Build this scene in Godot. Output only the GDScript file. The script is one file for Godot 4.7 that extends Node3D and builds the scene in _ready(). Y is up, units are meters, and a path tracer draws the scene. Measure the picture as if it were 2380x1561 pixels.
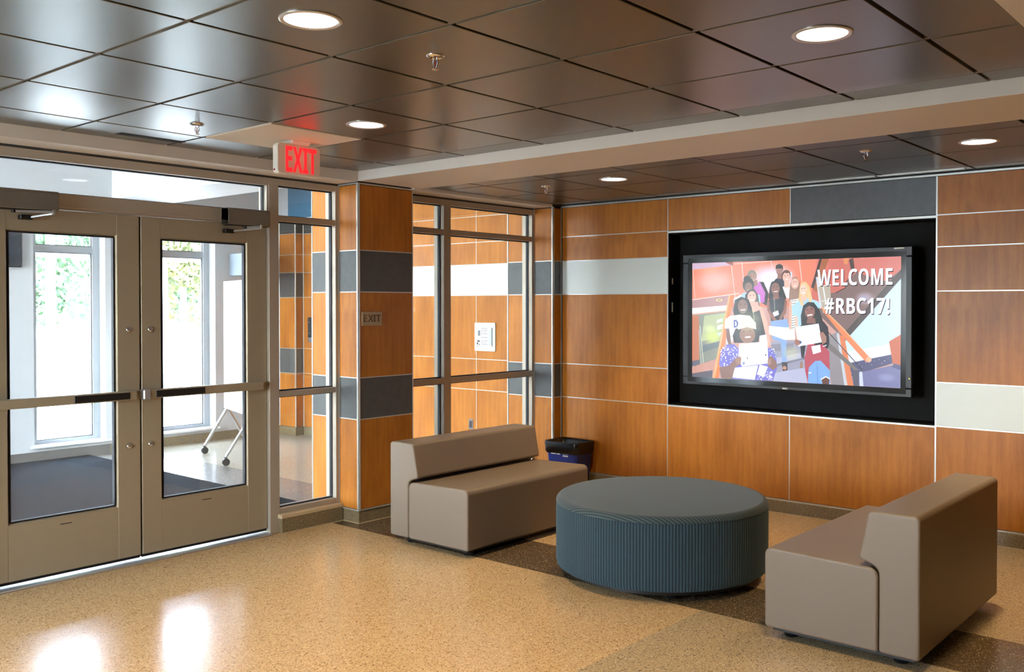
extends Node3D
# A college lobby: entrance doors on the left, a lounge alcove with a screen wall, benches and a round ottoman.
# The camera stands at x = 0, z = 0; the entrance wall lies at x = -5.6, the screen wall at z = -6.62. Metres, y up.

const EYE := 1.575
const ROWS := [0.105, 0.752, 1.052, 1.672, 1.972, 2.188, 2.452]   # heights of the panel joints
const WALL_Z := -6.62
var M := {}
var counts := {}
var rng := RandomNumberGenerator.new()

# ------------------------------------------------------------------ helpers
func numbered(called: String) -> String:
	var n: int = counts.get(called, 0)
	counts[called] = n + 1
	return called if n == 0 else "%s_%03d" % [called, n]

func tag(o: Node, label: String, category: String, group := "", kind := "") -> void:
	o.set_meta("label", label)
	o.set_meta("category", category)
	if group: o.set_meta("group", group)
	if kind: o.set_meta("kind", kind)

func thing(called: String, label: String, category: String, at := Vector3.ZERO, turn := 0.0, group := "") -> Node3D:
	var o := Node3D.new()
	o.name = numbered(called)
	add_child(o)
	o.position = at
	o.rotation.y = turn
	tag(o, label, category, group)
	return o

func struct(called: String, label: String, category: String) -> Node3D:
	var o := Node3D.new()
	o.name = called
	add_child(o, true)
	tag(o, label, category, "", "structure")
	return o

func put(parent: Node3D, called: String, mesh: Mesh, mat: Material, at := Vector3.ZERO) -> MeshInstance3D:
	var o := MeshInstance3D.new()
	o.name = called
	o.mesh = mesh
	o.material_override = mat
	o.position = at
	parent.add_child(o, true)
	return o

func begin() -> SurfaceTool:
	var st := SurfaceTool.new()
	st.begin(Mesh.PRIMITIVE_TRIANGLES)
	return st

func tri(st: SurfaceTool, p: Array, n: Array, uv: Array) -> void:
	var face: Vector3 = (p[1] - p[0]).cross(p[2] - p[0])
	var order := [0, 2, 1] if face.dot(n[0] + n[1] + n[2]) > 0.0 else [0, 1, 2]
	for k in order:
		st.set_normal(n[k])
		st.set_uv(uv[k])
		st.add_vertex(p[k])

func flat_uv(p: Vector3, n: Vector3, off: Vector2) -> Vector2:
	var a := n.abs()
	if a.x >= a.y and a.x >= a.z: return Vector2(p.z, p.y) + off
	if a.y >= a.z: return Vector2(p.x, p.z) + off
	return Vector2(p.x, p.y) + off

func quad(st: SurfaceTool, a: Vector3, b: Vector3, c: Vector3, d: Vector3, n: Vector3, off := Vector2.ZERO) -> void:
	var p := [a, b, c, d]
	var u := []
	for v in p: u.append(flat_uv(v, n, off))
	tri(st, [a, b, c], [n, n, n], [u[0], u[1], u[2]])
	tri(st, [a, c, d], [n, n, n], [u[0], u[2], u[3]])

# a box with chamfered edges, uv in metres
func add_box(st: SurfaceTool, lo: Vector3, hi: Vector3, b := 0.0, off := Vector2.ZERO) -> void:
	var c := (lo + hi) / 2.0
	var h := (hi - lo) / 2.0
	b = minf(b, minf(h.x, minf(h.y, h.z)) * 0.49)
	for axis in 3:
		var u := (axis + 1) % 3
		var w := (axis + 2) % 3
		for s in [-1.0, 1.0]:
			var n := Vector3.ZERO
			n[axis] = s
			var q := []
			for k in [[-1, -1], [1, -1], [1, 1], [-1, 1]]:
				var p := Vector3.ZERO
				p[axis] = s * h[axis]
				p[u] = k[0] * (h[u] - b)
				p[w] = k[1] * (h[w] - b)
				q.append(c + p)
			quad(st, q[0], q[1], q[2], q[3], n, off)
	if b <= 0.0: return
	for axis in 3:
		var u := (axis + 1) % 3
		var w := (axis + 2) % 3
		for su in [-1.0, 1.0]:
			for sw in [-1.0, 1.0]:
				var n := Vector3.ZERO
				n[u] = su
				n[w] = sw
				n = n.normalized()
				var q := []
				for k in [[-1, 0], [1, 0], [1, 1], [-1, 1]]:
					var p := Vector3.ZERO
					p[axis] = k[0] * (h[axis] - b)
					p[u] = su * (h[u] if k[1] == 0 else h[u] - b)
					p[w] = sw * (h[w] - b if k[1] == 0 else h[w])
					q.append(c + p)
				quad(st, q[0], q[1], q[2], q[3], n, off)
	for sx in [-1.0, 1.0]:
		for sy in [-1.0, 1.0]:
			for sz in [-1.0, 1.0]:
				var s := Vector3(sx, sy, sz)
				var n := s.normalized()
				var p := [c + s * (h - Vector3(0, b, b)), c + s * (h - Vector3(b, 0, b)), c + s * (h - Vector3(b, b, 0))]
				var u := []
				for v in p: u.append(flat_uv(v, Vector3(0, 0, 1), off))
				tri(st, p, [n, n, n], u)

# one box as one part, given by its bounds
func slab(parent: Node3D, called: String, mat: Material, x0: float, x1: float, y0: float, y1: float, z0: float, z1: float, b := 0.0) -> MeshInstance3D:
	var st := begin()
	var off := Vector2(rng.randf() * 7.0, rng.randf() * 7.0)
	var at := Vector3((x0 + x1) / 2.0, (y0 + y1) / 2.0, (z0 + z1) / 2.0)
	var h := Vector3(absf(x1 - x0), absf(y1 - y0), absf(z1 - z0)) / 2.0
	add_box(st, -h, h, b, off)
	return put(parent, called, st.commit(), mat, at)

# several boxes as one part: [x0, x1, y0, y1, z0, z1] each
func slabs(parent: Node3D, called: String, mat: Material, list: Array, b := 0.0) -> MeshInstance3D:
	var st := begin()
	for r in list: add_box(st, Vector3(minf(r[0], r[1]), r[2], minf(r[4], r[5])), Vector3(maxf(r[0], r[1]), r[3], maxf(r[4], r[5])), b)
	return put(parent, called, st.commit(), mat)

# a turned shape: profile of (radius, height) from bottom to top, with smooth runs between doubled points
func add_lathe(st: SurfaceTool, prof: Array, segs := 40, at := Vector3.ZERO, sx := 1.0, sz := 1.0) -> void:
	for i in prof.size() - 1:
		var a: Vector2 = prof[i]
		var b: Vector2 = prof[i + 1]
		if a.is_equal_approx(b): continue
		var d := (b - a).normalized()
		var na := Vector2(d.y, -d.x)
		var nb := na
		if i > 0 and not (prof[i - 1] as Vector2).is_equal_approx(a):
			var e: Vector2 = (a - prof[i - 1]).normalized()
			if e.dot(d) > 0.6: na = (na + Vector2(e.y, -e.x)).normalized()
		if i + 2 < prof.size() and not (prof[i + 2] as Vector2).is_equal_approx(b):
			var e: Vector2 = (prof[i + 2] - b).normalized()
			if e.dot(d) > 0.6: nb = (nb + Vector2(e.y, -e.x)).normalized()
		for k in segs:
			var t0 := TAU * k / segs
			var t1 := TAU * (k + 1) / segs
			var p := []
			var n := []
			var uv := []
			for q in [[a, na, t0], [a, na, t1], [b, nb, t1], [b, nb, t0]]:
				var r: Vector2 = q[0]
				var m: Vector2 = q[1]
				p.append(at + Vector3(r.x * cos(q[2]) * sx, r.y, r.x * sin(q[2]) * sz))
				n.append(Vector3(m.x * cos(q[2]), m.y, m.x * sin(q[2])))
				uv.append(Vector2(q[2] / TAU, r.y))
			tri(st, [p[0], p[1], p[2]], [n[0], n[1], n[2]], [uv[0], uv[1], uv[2]])
			tri(st, [p[0], p[2], p[3]], [n[0], n[2], n[3]], [uv[0], uv[2], uv[3]])

func lathe(prof: Array, segs := 40) -> ArrayMesh:
	var st := begin()
	add_lathe(st, prof, segs)
	return st.commit()

# a round bar from a to b
func add_bar(st: SurfaceTool, a: Vector3, b: Vector3, ra: float, rb: float, segs := 12) -> void:
	var d := (b - a).normalized()
	var u := d.cross(Vector3.UP if absf(d.y) < 0.9 else Vector3.RIGHT).normalized()
	var w := d.cross(u)
	for k in segs:
		var t0 := TAU * k / segs
		var t1 := TAU * (k + 1) / segs
		var n0 := u * cos(t0) + w * sin(t0)
		var n1 := u * cos(t1) + w * sin(t1)
		var z := Vector2.ZERO
		tri(st, [a + n0 * ra, a + n1 * ra, b + n1 * rb], [n0, n1, n1], [z, z, z])
		tri(st, [a + n0 * ra, b + n1 * rb, b + n0 * rb], [n0, n1, n0], [z, z, z])
		tri(st, [a, a + n0 * ra, a + n1 * ra], [-d, -d, -d], [z, z, z])
		tri(st, [b, b + n0 * rb, b + n1 * rb], [d, d, d], [z, z, z])

func bar(parent: Node3D, called: String, mat: Material, a: Vector3, b: Vector3, ra: float, rb := -1.0, segs := 12) -> MeshInstance3D:
	var st := begin()
	add_bar(st, a, b, ra, ra if rb < 0.0 else rb, segs)
	return put(parent, called, st.commit(), mat)

# a flat bar with square edges from a to b
func flat_bar(parent: Node3D, called: String, mat: Material, a: Vector3, b: Vector3, wide: float, thick: float) -> MeshInstance3D:
	var st := begin()
	var l := a.distance_to(b)
	add_box(st, Vector3(-thick / 2, -wide / 2, -l / 2), Vector3(thick / 2, wide / 2, l / 2), minf(wide, thick) * 0.2)
	var o := put(parent, called, st.commit(), mat)
	o.transform = Transform3D(Basis.looking_at(b - a, Vector3.UP if absf((b - a).normalized().y) < 0.95 else Vector3.RIGHT), (a + b) / 2.0)
	return o

# corners [point, radius] of a closed outline, anticlockwise -> [points, outward normals] with rounded corners
func rounded(corners: Array, steps := 6) -> Array:
	var pts := []
	var nrm := []
	var n := corners.size()
	for i in n:
		var p: Vector2 = corners[i][0]
		var r: float = corners[i][1]
		var d0: Vector2 = (p - corners[(i + n - 1) % n][0]).normalized()
		var d1: Vector2 = (corners[(i + 1) % n][0] - p).normalized()
		var n0 := Vector2(d0.y, -d0.x)
		var turn := d0.angle_to(d1)
		if r <= 0.0:
			pts.append(p); nrm.append(n0)
			pts.append(p); nrm.append(n0.rotated(turn))
			continue
		var side := 1.0 if turn > 0.0 else -1.0
		var t := r * tan(absf(turn) / 2.0)
		var centre := p - d0 * t - n0 * r * side
		for k in steps + 1:
			var m := n0.rotated(turn * k / steps)
			pts.append(centre + m * r * side)
			nrm.append(m)
	return [pts, nrm]

# an upholstered block: an outline in x, y drawn out along z from 0 to -length, its ends rounded with radius r
func soft_extrude(outline: Array, length: float, r: float) -> ArrayMesh:
	var st := begin()
	var pts: Array = outline[0]
	var nrm: Array = outline[1]
	var rings := []
	for k in 5: rings.append([r * (1.0 - sin(PI / 2 * k / 4.0)), r * (1.0 - cos(PI / 2 * k / 4.0)) * 1.0, PI / 2 * (1.0 - k / 4.0)])
	var all := []   # [z, inset, angle]
	for k in 5:
		var a := PI / 2 * k / 4.0
		all.append([-r + r * cos(a), r - r * sin(a), PI / 2 - a])
	for k in 5:
		var a := PI / 2 * k / 4.0
		all.append([-length + r - r * sin(a), r - r * cos(a), -a])
	var n := pts.size()
	for j in all.size() - 1:
		for i in n:
			var i2 := (i + 1) % n
			if (pts[i] as Vector2).distance_to(pts[i2]) < 1e-6: continue
			var p := []
			var m := []
			var uv := []
			for q in [[j, i], [j, i2], [j + 1, i2], [j + 1, i]]:
				var e: Array = all[q[0]]
				var o: Vector2 = nrm[q[1]]
				var c: Vector2 = pts[q[1]] - o * e[1]
				p.append(Vector3(c.x, c.y, e[0]))
				m.append(Vector3(o.x * cos(e[2]), o.y * cos(e[2]), sin(e[2])))
				uv.append(Vector2(e[0], c.x + c.y))
			tri(st, [p[0], p[1], p[2]], [m[0], m[1], m[2]], [uv[0], uv[1], uv[2]])
			tri(st, [p[0], p[2], p[3]], [m[0], m[2], m[3]], [uv[0], uv[2], uv[3]])
	for s in [0, 1]:
		var loop := PackedVector2Array()
		for i in n:
			var c: Vector2 = pts[i] - nrm[i] * r
			if loop.is_empty() or loop[-1].distance_to(c) > 1e-5: loop.append(c)
		if loop[0].distance_to(loop[-1]) < 1e-5: loop.remove_at(loop.size() - 1)
		var ix := Geometry2D.triangulate_polygon(loop)
		var z := 0.0 if s == 0 else -length
		var nn := Vector3(0, 0, 1 if s == 0 else -1)
		for t in range(0, ix.size(), 3):
			var p := []
			var uv := []
			for k in 3:
				var c := loop[ix[t + k]]
				p.append(Vector3(c.x, c.y, z))
				uv.append(c)
			tri(st, p, [nn, nn, nn], uv)
	return st.commit()

# a flat plate with an outline in x, y and a thickness along z (front at z = 0), edges eased
func plate(outline: Array, thick: float, r: float) -> ArrayMesh:
	return soft_extrude(outline, thick, r)

func round_rect(w: float, h: float, r: float) -> Array:
	return rounded([[Vector2(-w / 2, -h / 2), r], [Vector2(w / 2, -h / 2), r], [Vector2(w / 2, h / 2), r], [Vector2(-w / 2, h / 2), r]])

# lettering fitted into a width and a height, standing on the parent's plane
func lettering(parent: Node3D, called: String, words: String, mat: Material, w: float, h: float, depth: float, at: Vector3, turn := 0.0, weight := 700) -> MeshInstance3D:
	var f := SystemFont.new()
	f.font_names = PackedStringArray(["Droid Sans"])
	f.font_weight = weight
	var t := TextMesh.new()
	t.font = f
	t.text = words
	t.font_size = 64
	t.pixel_size = 0.01
	t.depth = 0.05
	var box := t.get_aabb()
	var o := put(parent, called, t, mat)
	var s := Vector3(w / box.size.x, h / box.size.y, depth / 0.05)
	var b := Basis.from_euler(Vector3(0, turn, 0)) * Basis.from_scale(s)
	o.transform = Transform3D(b, at - b * (box.position + box.size / 2.0))
	return o

# ------------------------------------------------------------------ surfaces
func mat(c: Color, rough := 0.6, metal := 0.0) -> StandardMaterial3D:
	var m := StandardMaterial3D.new()
	m.albedo_color = c
	m.roughness = rough
	m.metallic = metal
	return m

func glow(c: Color, energy: float) -> StandardMaterial3D:
	var m := mat(c, 0.5)
	m.emission_enabled = true
	m.emission = c
	m.emission_energy_multiplier = energy
	return m

func rgb(r: float, g: float, b: float) -> Color:
	return Color(r / 255.0, g / 255.0, b / 255.0)

func noise(freq: float, seed_: int, oct := 3) -> FastNoiseLite:
	var n := FastNoiseLite.new()
	n.seed = seed_
	n.frequency = freq
	n.fractal_octaves = oct
	return n

func tex(im: Image) -> ImageTexture:
	im.generate_mipmaps()
	return ImageTexture.create_from_image(im)

# veneer: streaks drawn out along v, and a slow mottle
func veneer(dark: Color, light: Color, seed_: int) -> ImageTexture:
	var fine := noise(0.05, seed_, 4).get_seamless_image(512, 32)
	fine.resize(512, 512, Image.INTERPOLATE_CUBIC)
	var slow := noise(0.012, seed_ + 1, 3).get_seamless_image(256, 128)
	slow.resize(512, 512, Image.INTERPOLATE_CUBIC)
	var speck := noise(0.12, seed_ + 2, 2).get_seamless_image(512, 128)
	speck.resize(512, 512, Image.INTERPOLATE_CUBIC)
	var a := fine.get_data()
	var b := slow.get_data()
	var c := speck.get_data()
	var out := PackedByteArray()
	out.resize(512 * 512 * 3)
	for i in 512 * 512:
		var t := clampf((a[i] * 0.4 + b[i] * 0.45 + c[i] * 0.15) / 255.0, 0.0, 1.0)
		var q := dark.lerp(light, t)
		out[i * 3] = int(q.r * 255.0)
		out[i * 3 + 1] = int(q.g * 255.0)
		out[i * 3 + 2] = int(q.b * 255.0)
	return tex(Image.create_from_data(512, 512, false, Image.FORMAT_RGB8, out))

# terrazzo: stone chips of several tones in a cement ground
func terrazzo(ground: Color, chips: Array, count: int, seed_: int) -> ImageTexture:
	var g := RandomNumberGenerator.new()
	g.seed = seed_
	var im := Image.create(1024, 1024, false, Image.FORMAT_RGB8)
	im.fill(ground)
	for i in count:
		var c: Color = chips[g.randi() % chips.size()]
		c = ground.lerp(c, g.randf_range(0.35, 1.0))
		var w := g.randi_range(1, 4)
		var h := g.randi_range(1, 4)
		var x := g.randi() % 1024
		var y := g.randi() % 1024
		im.fill_rect(Rect2i(x, y, w, h), c)
		if w > 2: im.fill_rect(Rect2i(x + 1, y - 1, w - 2, h + 2), c)
	return tex(im)

func speckle(a: Color, b: Color, freq: float, seed_: int) -> ImageTexture:
	var im := noise(freq, seed_, 3).get_seamless_image(512, 512)
	var d := im.get_data()
	var out := PackedByteArray()
	out.resize(512 * 512 * 3)
	var g := RandomNumberGenerator.new()
	g.seed = seed_
	for i in 512 * 512:
		var q := a.lerp(b, clampf(d[i] / 255.0 + g.randf_range(-0.3, 0.3), 0.0, 1.0))
		out[i * 3] = int(q.r * 255.0)
		out[i * 3 + 1] = int(q.g * 255.0)
		out[i * 3 + 2] = int(q.b * 255.0)
	return tex(Image.create_from_data(512, 512, false, Image.FORMAT_RGB8, out))

func textured(t: Texture2D, per_metre: float, rough: float, metal := 0.0) -> StandardMaterial3D:
	var m := mat(Color.WHITE, rough, metal)
	m.albedo_texture = t
	m.uv1_scale = Vector3(per_metre, per_metre, 1)
	return m

func bump(m: StandardMaterial3D, freq: float, seed_: int, strength: float) -> void:
	var im := noise(freq, seed_, 3).get_seamless_image(512, 512)
	im.convert(Image.FORMAT_RGB8)
	im.bump_map_to_normal_map(strength)
	m.normal_enabled = true
	m.normal_texture = tex(im)

func make_materials() -> void:
	M.wood = textured(veneer(rgb(146, 84, 24), rgb(198, 126, 48), 11), 0.8, 0.34)
	M.slate = textured(speckle(rgb(74, 74, 72), rgb(84, 84, 81), 0.03, 5), 0.8, 0.38)
	M.wood.metallic_specular = 0.38
	M.white_panel = mat(rgb(226, 232, 226), 0.25)
	M.strip = mat(rgb(205, 204, 196), 0.35, 0.6)
	M.backing = mat(rgb(60, 58, 54), 0.8)
	M.frame = mat(rgb(176, 164, 146), 0.4, 0.3)
	M.door = mat(rgb(166, 152, 126), 0.42, 0.3)
	M.gasket = mat(rgb(14, 14, 20), 0.6)
	M.unseen_wall_dark = mat(rgb(92, 64, 40), 0.5)
	M.glass = mat(Color(0.93, 0.98, 0.97, 0.04), 0.02)
	M.glass.transparency = BaseMaterial3D.TRANSPARENCY_ALPHA
	M.paint = mat(rgb(222, 213, 200), 0.55)
	M.paint_cool = mat(rgb(205, 206, 206), 0.6)
	M.paint_white = mat(rgb(238, 238, 236), 0.55)
	M.blue_paint = mat(rgb(50, 98, 124), 0.6)
	M.tile = mat(rgb(112, 109, 98), 0.3, 0.7)
	M.tile.metallic_specular = 0.6
	M.tile_plain = mat(rgb(214, 202, 182), 0.7)
	M.rail = mat(rgb(128, 124, 114), 0.45, 0.4)
	M.plenum = mat(rgb(16, 15, 14), 0.9)
	var tan_chips := [rgb(120, 88, 52), rgb(214, 190, 150), rgb(150, 110, 66), rgb(90, 66, 42), rgb(226, 208, 176), rgb(196, 150, 96)]
	M.terrazzo_tan = textured(terrazzo(rgb(192, 164, 122), tan_chips, 52000, 3), 0.66, 0.2)
	var grey_chips := [rgb(96, 88, 78), rgb(214, 200, 174), rgb(130, 112, 88), rgb(70, 64, 62), rgb(206, 184, 150), rgb(150, 138, 128)]
	M.terrazzo_buff = textured(terrazzo(rgb(172, 152, 118), grey_chips, 46000, 4), 0.66, 0.2)
	var dark_chips := [rgb(60, 50, 38), rgb(168, 150, 118), rgb(96, 80, 58), rgb(46, 40, 34), rgb(120, 100, 72), rgb(206, 192, 164)]
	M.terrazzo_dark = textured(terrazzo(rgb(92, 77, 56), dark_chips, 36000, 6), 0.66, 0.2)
	var base_chips := [rgb(84, 72, 52), rgb(168, 152, 118), rgb(110, 94, 66), rgb(60, 52, 40), rgb(140, 122, 90)]
	M.terrazzo_base = textured(terrazzo(rgb(126, 110, 80), base_chips, 60000, 8), 0.9, 0.3)
	M.terrazzo_pale = textured(terrazzo(rgb(186, 176, 156), grey_chips, 22000, 9), 0.66, 0.14)
	for k in [M.terrazzo_tan, M.terrazzo_buff, M.terrazzo_dark]: k.metallic_specular = 0.4
	M.stone_cap = mat(rgb(190, 170, 134), 0.5)
	M.vinyl = mat(rgb(124, 110, 94), 0.42)
	bump(M.vinyl, 0.09, 21, 1.2)
	M.vinyl.uv1_scale = Vector3(5, 5, 1)
	M.vinyl.normal_scale = 0.25
	M.black = mat(rgb(12, 12, 13), 0.5)
	M.black_gloss = mat(rgb(10, 11, 13), 0.12)
	M.niche = mat(rgb(20, 20, 19), 0.65)
	M.niche.metallic_specular = 0.25
	M.steel = mat(rgb(196, 198, 200), 0.25, 0.9)
	M.chrome = mat(rgb(220, 220, 222), 0.08, 1.0)
	M.alu = mat(rgb(200, 204, 210), 0.3, 0.8)
	M.operator = mat(rgb(132, 124, 110), 0.4, 0.5)
	M.carpet = textured(speckle(rgb(14, 17, 22), rgb(38, 44, 53), 0.25, 13), 1.6, 0.95)
	M.carpet.metallic_specular = 0.1
	M.white_plastic = mat(rgb(230, 226, 214), 0.45)
	M.lamp = glow(rgb(255, 250, 255), 4.0)
	M.red_glow = glow(rgb(255, 36, 44), 1.0)
	M.concrete = textured(speckle(rgb(190, 188, 180), rgb(214, 212, 204), 0.1, 17), 0.4, 0.9)
	M.leaf = mat(rgb(86, 120, 84), 0.7)
	M.leaf.backlight_enabled = true
	M.leaf.backlight = rgb(60, 90, 40)
	M.leaf_pale = mat(rgb(118, 128, 70), 0.7)
	M.bark = mat(rgb(190, 178, 160), 0.9)
	M.terrazzo_grey = textured(terrazzo(rgb(140, 134, 128), grey_chips, 30000, 10), 0.66, 0.14)
	M.rubber = mat(rgb(104, 100, 96), 0.5)
	M.frame_pale = mat(rgb(178, 182, 184), 0.4, 0.4)
	M.slate_dark = mat(rgb(44, 50, 58), 0.2)
	M.grey_plastic = mat(rgb(112, 120, 128), 0.5)
	M.white_top = mat(rgb(244, 244, 244), 0.4)
	M.pale_steel = mat(rgb(224, 224, 212), 0.35, 0.3)
	M.pale_blue = mat(rgb(190, 216, 236), 0.3)
	M.bin_blue = mat(rgb(24, 44, 120), 0.45)
	M.bag = mat(rgb(9, 9, 11), 0.22)
	M.lamp_ring = mat(rgb(214, 208, 198), 0.3, 0.5)
	M.red = mat(rgb(150, 14, 18), 0.3)
	M.plaque = mat(rgb(172, 150, 116), 0.5)
	M.plaque_ink = mat(rgb(84, 66, 50), 0.6)
	M.bezel = mat(rgb(22, 22, 23), 0.4)
	M.led = glow(rgb(240, 200, 60), 2.0)
	var bm := CylinderMesh.new()
	bm.top_radius = 0.0042
	bm.bottom_radius = 0.0048
	bm.height = 0.006
	bm.radial_segments = 10
	M.button_mesh = bm
	# ribbed upholstery: teal ribs with dark grooves across v
	var im := Image.create(8, 64, false, Image.FORMAT_RGB8)
	for y in 64:
		var t := absf(y - 31.5) / 32.0
		var c := rgb(62, 80, 80).lerp(rgb(46, 66, 70), t)
		if t > 0.72: c = rgb(20, 24, 38)
		for x in 8: im.set_pixel(x, y, c)
	M.rib_top = mat(Color.WHITE, 0.85)
	M.rib_top.albedo_texture = tex(im)
	M.rib_top.rim_enabled = true
	M.rib_top.rim = 0.3
	M.rib_side = mat(rgb(66, 104, 118), 0.85)
	M.rib_side.vertex_color_use_as_albedo = true
	M.rib_side.albedo_color = Color.WHITE
	M.rib_side.rim_enabled = true
	M.rib_side.rim = 0.25
# ------------------------------------------------------------------ the shell
func skin(kind: String) -> Material:
	return M.slate if kind == "s" else M.white_panel if kind == "w" else M.wood

# panels on a wall that faces +z: columns between xs; one letter per row from the bottom (o veneer, s slate, w white, - none)
func panels_z(parent: Node3D, xs: Array, kinds: Array, z: float, rows: Array = ROWS) -> void:
	for c in xs.size() - 1:
		var k: String = kinds[c]
		for r in k.length():
			if k[r] != "-":
				slab(parent, "panel", skin(k[r]), xs[c] + 0.003, xs[c + 1] - 0.003, rows[r] + 0.003, rows[r + 1] - 0.003, z - 0.012, z, 0.001)

# panels on a wall that faces +x
func panels_x(parent: Node3D, zs: Array, kinds: Array, x: float, rows: Array = ROWS) -> void:
	for c in zs.size() - 1:
		var k: String = kinds[c]
		for r in k.length():
			if k[r] != "-":
				slab(parent, "panel", skin(k[r]), x - 0.012, x, rows[r] + 0.003, rows[r + 1] - 0.003, zs[c] + 0.003, zs[c + 1] - 0.003, 0.001)

func strip_h(parent: Node3D, x0: float, x1: float, y: float, z: float, t := 0.0035) -> void:
	slab(parent, "joint_strip", M.strip, x0, x1, y - t, y + t, z - 0.012, z + 0.001)

func strip_v(parent: Node3D, x: float, y0: float, y1: float, z: float, t := 0.0035) -> void:
	slab(parent, "joint_strip", M.strip, x - t, x + t, y0, y1, z - 0.012, z + 0.0008)

func strip_hx(parent: Node3D, z0: float, z1: float, y: float, x: float, t := 0.0035) -> void:
	slab(parent, "joint_strip", M.strip, x - 0.012, x + 0.001, y - t, y + t, z0, z1)

func build_floor() -> void:
	var f := struct("floor", "polished terrazzo lobby floor in tan, buff and dark brown fields", "floor")
	slab(f, "terrazzo_field", M.terrazzo_tan, -5.62, -2.47, -0.04, 0, -4.235, 1.8)
	slab(f, "terrazzo_field", M.terrazzo_buff, -2.47, 7.0, -0.04, 0, -4.235, 1.8)
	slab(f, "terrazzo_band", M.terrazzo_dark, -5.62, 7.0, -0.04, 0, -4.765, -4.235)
	slab(f, "terrazzo_field", M.terrazzo_tan, -5.62, -2.47, -0.04, 0, -6.65, -4.765)
	slab(f, "terrazzo_field", M.terrazzo_buff, -2.47, 7.0, -0.04, 0, -6.65, -4.765)
	slab(f, "terrazzo_field", M.terrazzo_pale, -10.0, -5.62, -0.04, 0, -6.95, -5.06)
	slab(f, "terrazzo_band", M.terrazzo_grey, -10.0, -5.62, -0.04, 0, -5.06, 0.5)
	slab(f, "threshold", M.alu, -5.70, -5.535, 0.0, 0.012, -3.745, -1.955, 0.004)

func build_screen_wall() -> void:
	var w := struct("wall_back", "lounge wall of orange veneer panels with slate and white bands around the screen", "wall")
	var z := WALL_Z
	slabs(w, "wall_core", M.backing, [[-5.75, -4.18, 0, 3.25, z - 0.3, z - 0.012], [-2.043, 7.2, 0, 3.25, z - 0.3, z - 0.012], [-4.18, -2.043, 0, 0.755, z - 0.3, z - 0.012], [-4.18, -2.043, 2.17, 3.25, z - 0.3, z - 0.012]])
	panels_z(w, [-5.303, -4.186, -3.107, -2.043, -0.97, 0.1, 1.2, 2.3, 7.0], ["ooowoo", "o----o", "o----s", "owoooo", "oooooo", "oooooo", "oooooo", "oooooo"], z)
	for r in range(1, 6): strip_h(w, -5.303, -4.186, ROWS[r], z)
	for r in range(1, 6): strip_h(w, -2.043, -0.97, ROWS[r], z)
	strip_h(w, -4.186, -2.043, 2.178, z, 0.008)
	strip_h(w, -4.186, -2.043, 0.748, z, 0.006)
	strip_v(w, -4.186, 0.105, 2.452, z, 0.0035)
	strip_v(w, -3.107, 0.105, 0.745, z, 0.003)
	strip_v(w, -3.107, 2.19, 2.452, z, 0.003)
	strip_v(w, -2.043, 0.105, 2.452, z, 0.005)
	strip_v(w, -0.97, 0.105, 2.452, z)
	slab(w, "top_trim", M.strip, -5.31, 7.0, 2.452, 2.465, z - 0.01, z + 0.006)
	slab(w, "bottom_trim", M.strip, -5.31, 7.0, 0.095, 0.105, z - 0.012, z + 0.006)
	# the dark recess behind the screen
	slab(w, "recess_back", M.niche, -4.18, -2.043, 0.755, 2.17, z - 0.2, z - 0.17)
	slab(w, "recess_side", M.niche, -4.186, -4.174, 0.752, 2.172, z - 0.17, z - 0.004)
	slab(w, "recess_side", M.niche, -2.049, -2.039, 0.752, 2.172, z - 0.17, z - 0.004)
	slab(w, "recess_top", M.niche, -4.174, -2.049, 2.16, 2.172, z - 0.17, z - 0.004)
	slab(w, "recess_bottom", M.niche, -4.174, -2.049, 0.752, 0.764, z - 0.17, z - 0.004)
	slab(w, "cable_plate", M.white_plastic, -4.174, -4.171, 1.75, 1.80, z - 0.06, z - 0.045)
	slab(w, "cable_plate", M.white_plastic, -4.174, -4.171, 1.52, 1.60, z - 0.06, z - 0.045)
	var b := struct("baseboard_back", "speckled terrazzo base along the screen wall", "baseboard")
	slab(b, "base_run", M.terrazzo_base, -5.30, 7.0, 0, 0.094, z - 0.05, z + 0.010, 0.003)
	slab(b, "sealant_line", M.stone_cap, -5.30, 7.0, 0, 0.004, z + 0.010, z + 0.014)

const COLUMN_ROWS := [0.1, 0.752, 1.052, 1.672, 1.972, 2.445]

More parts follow.
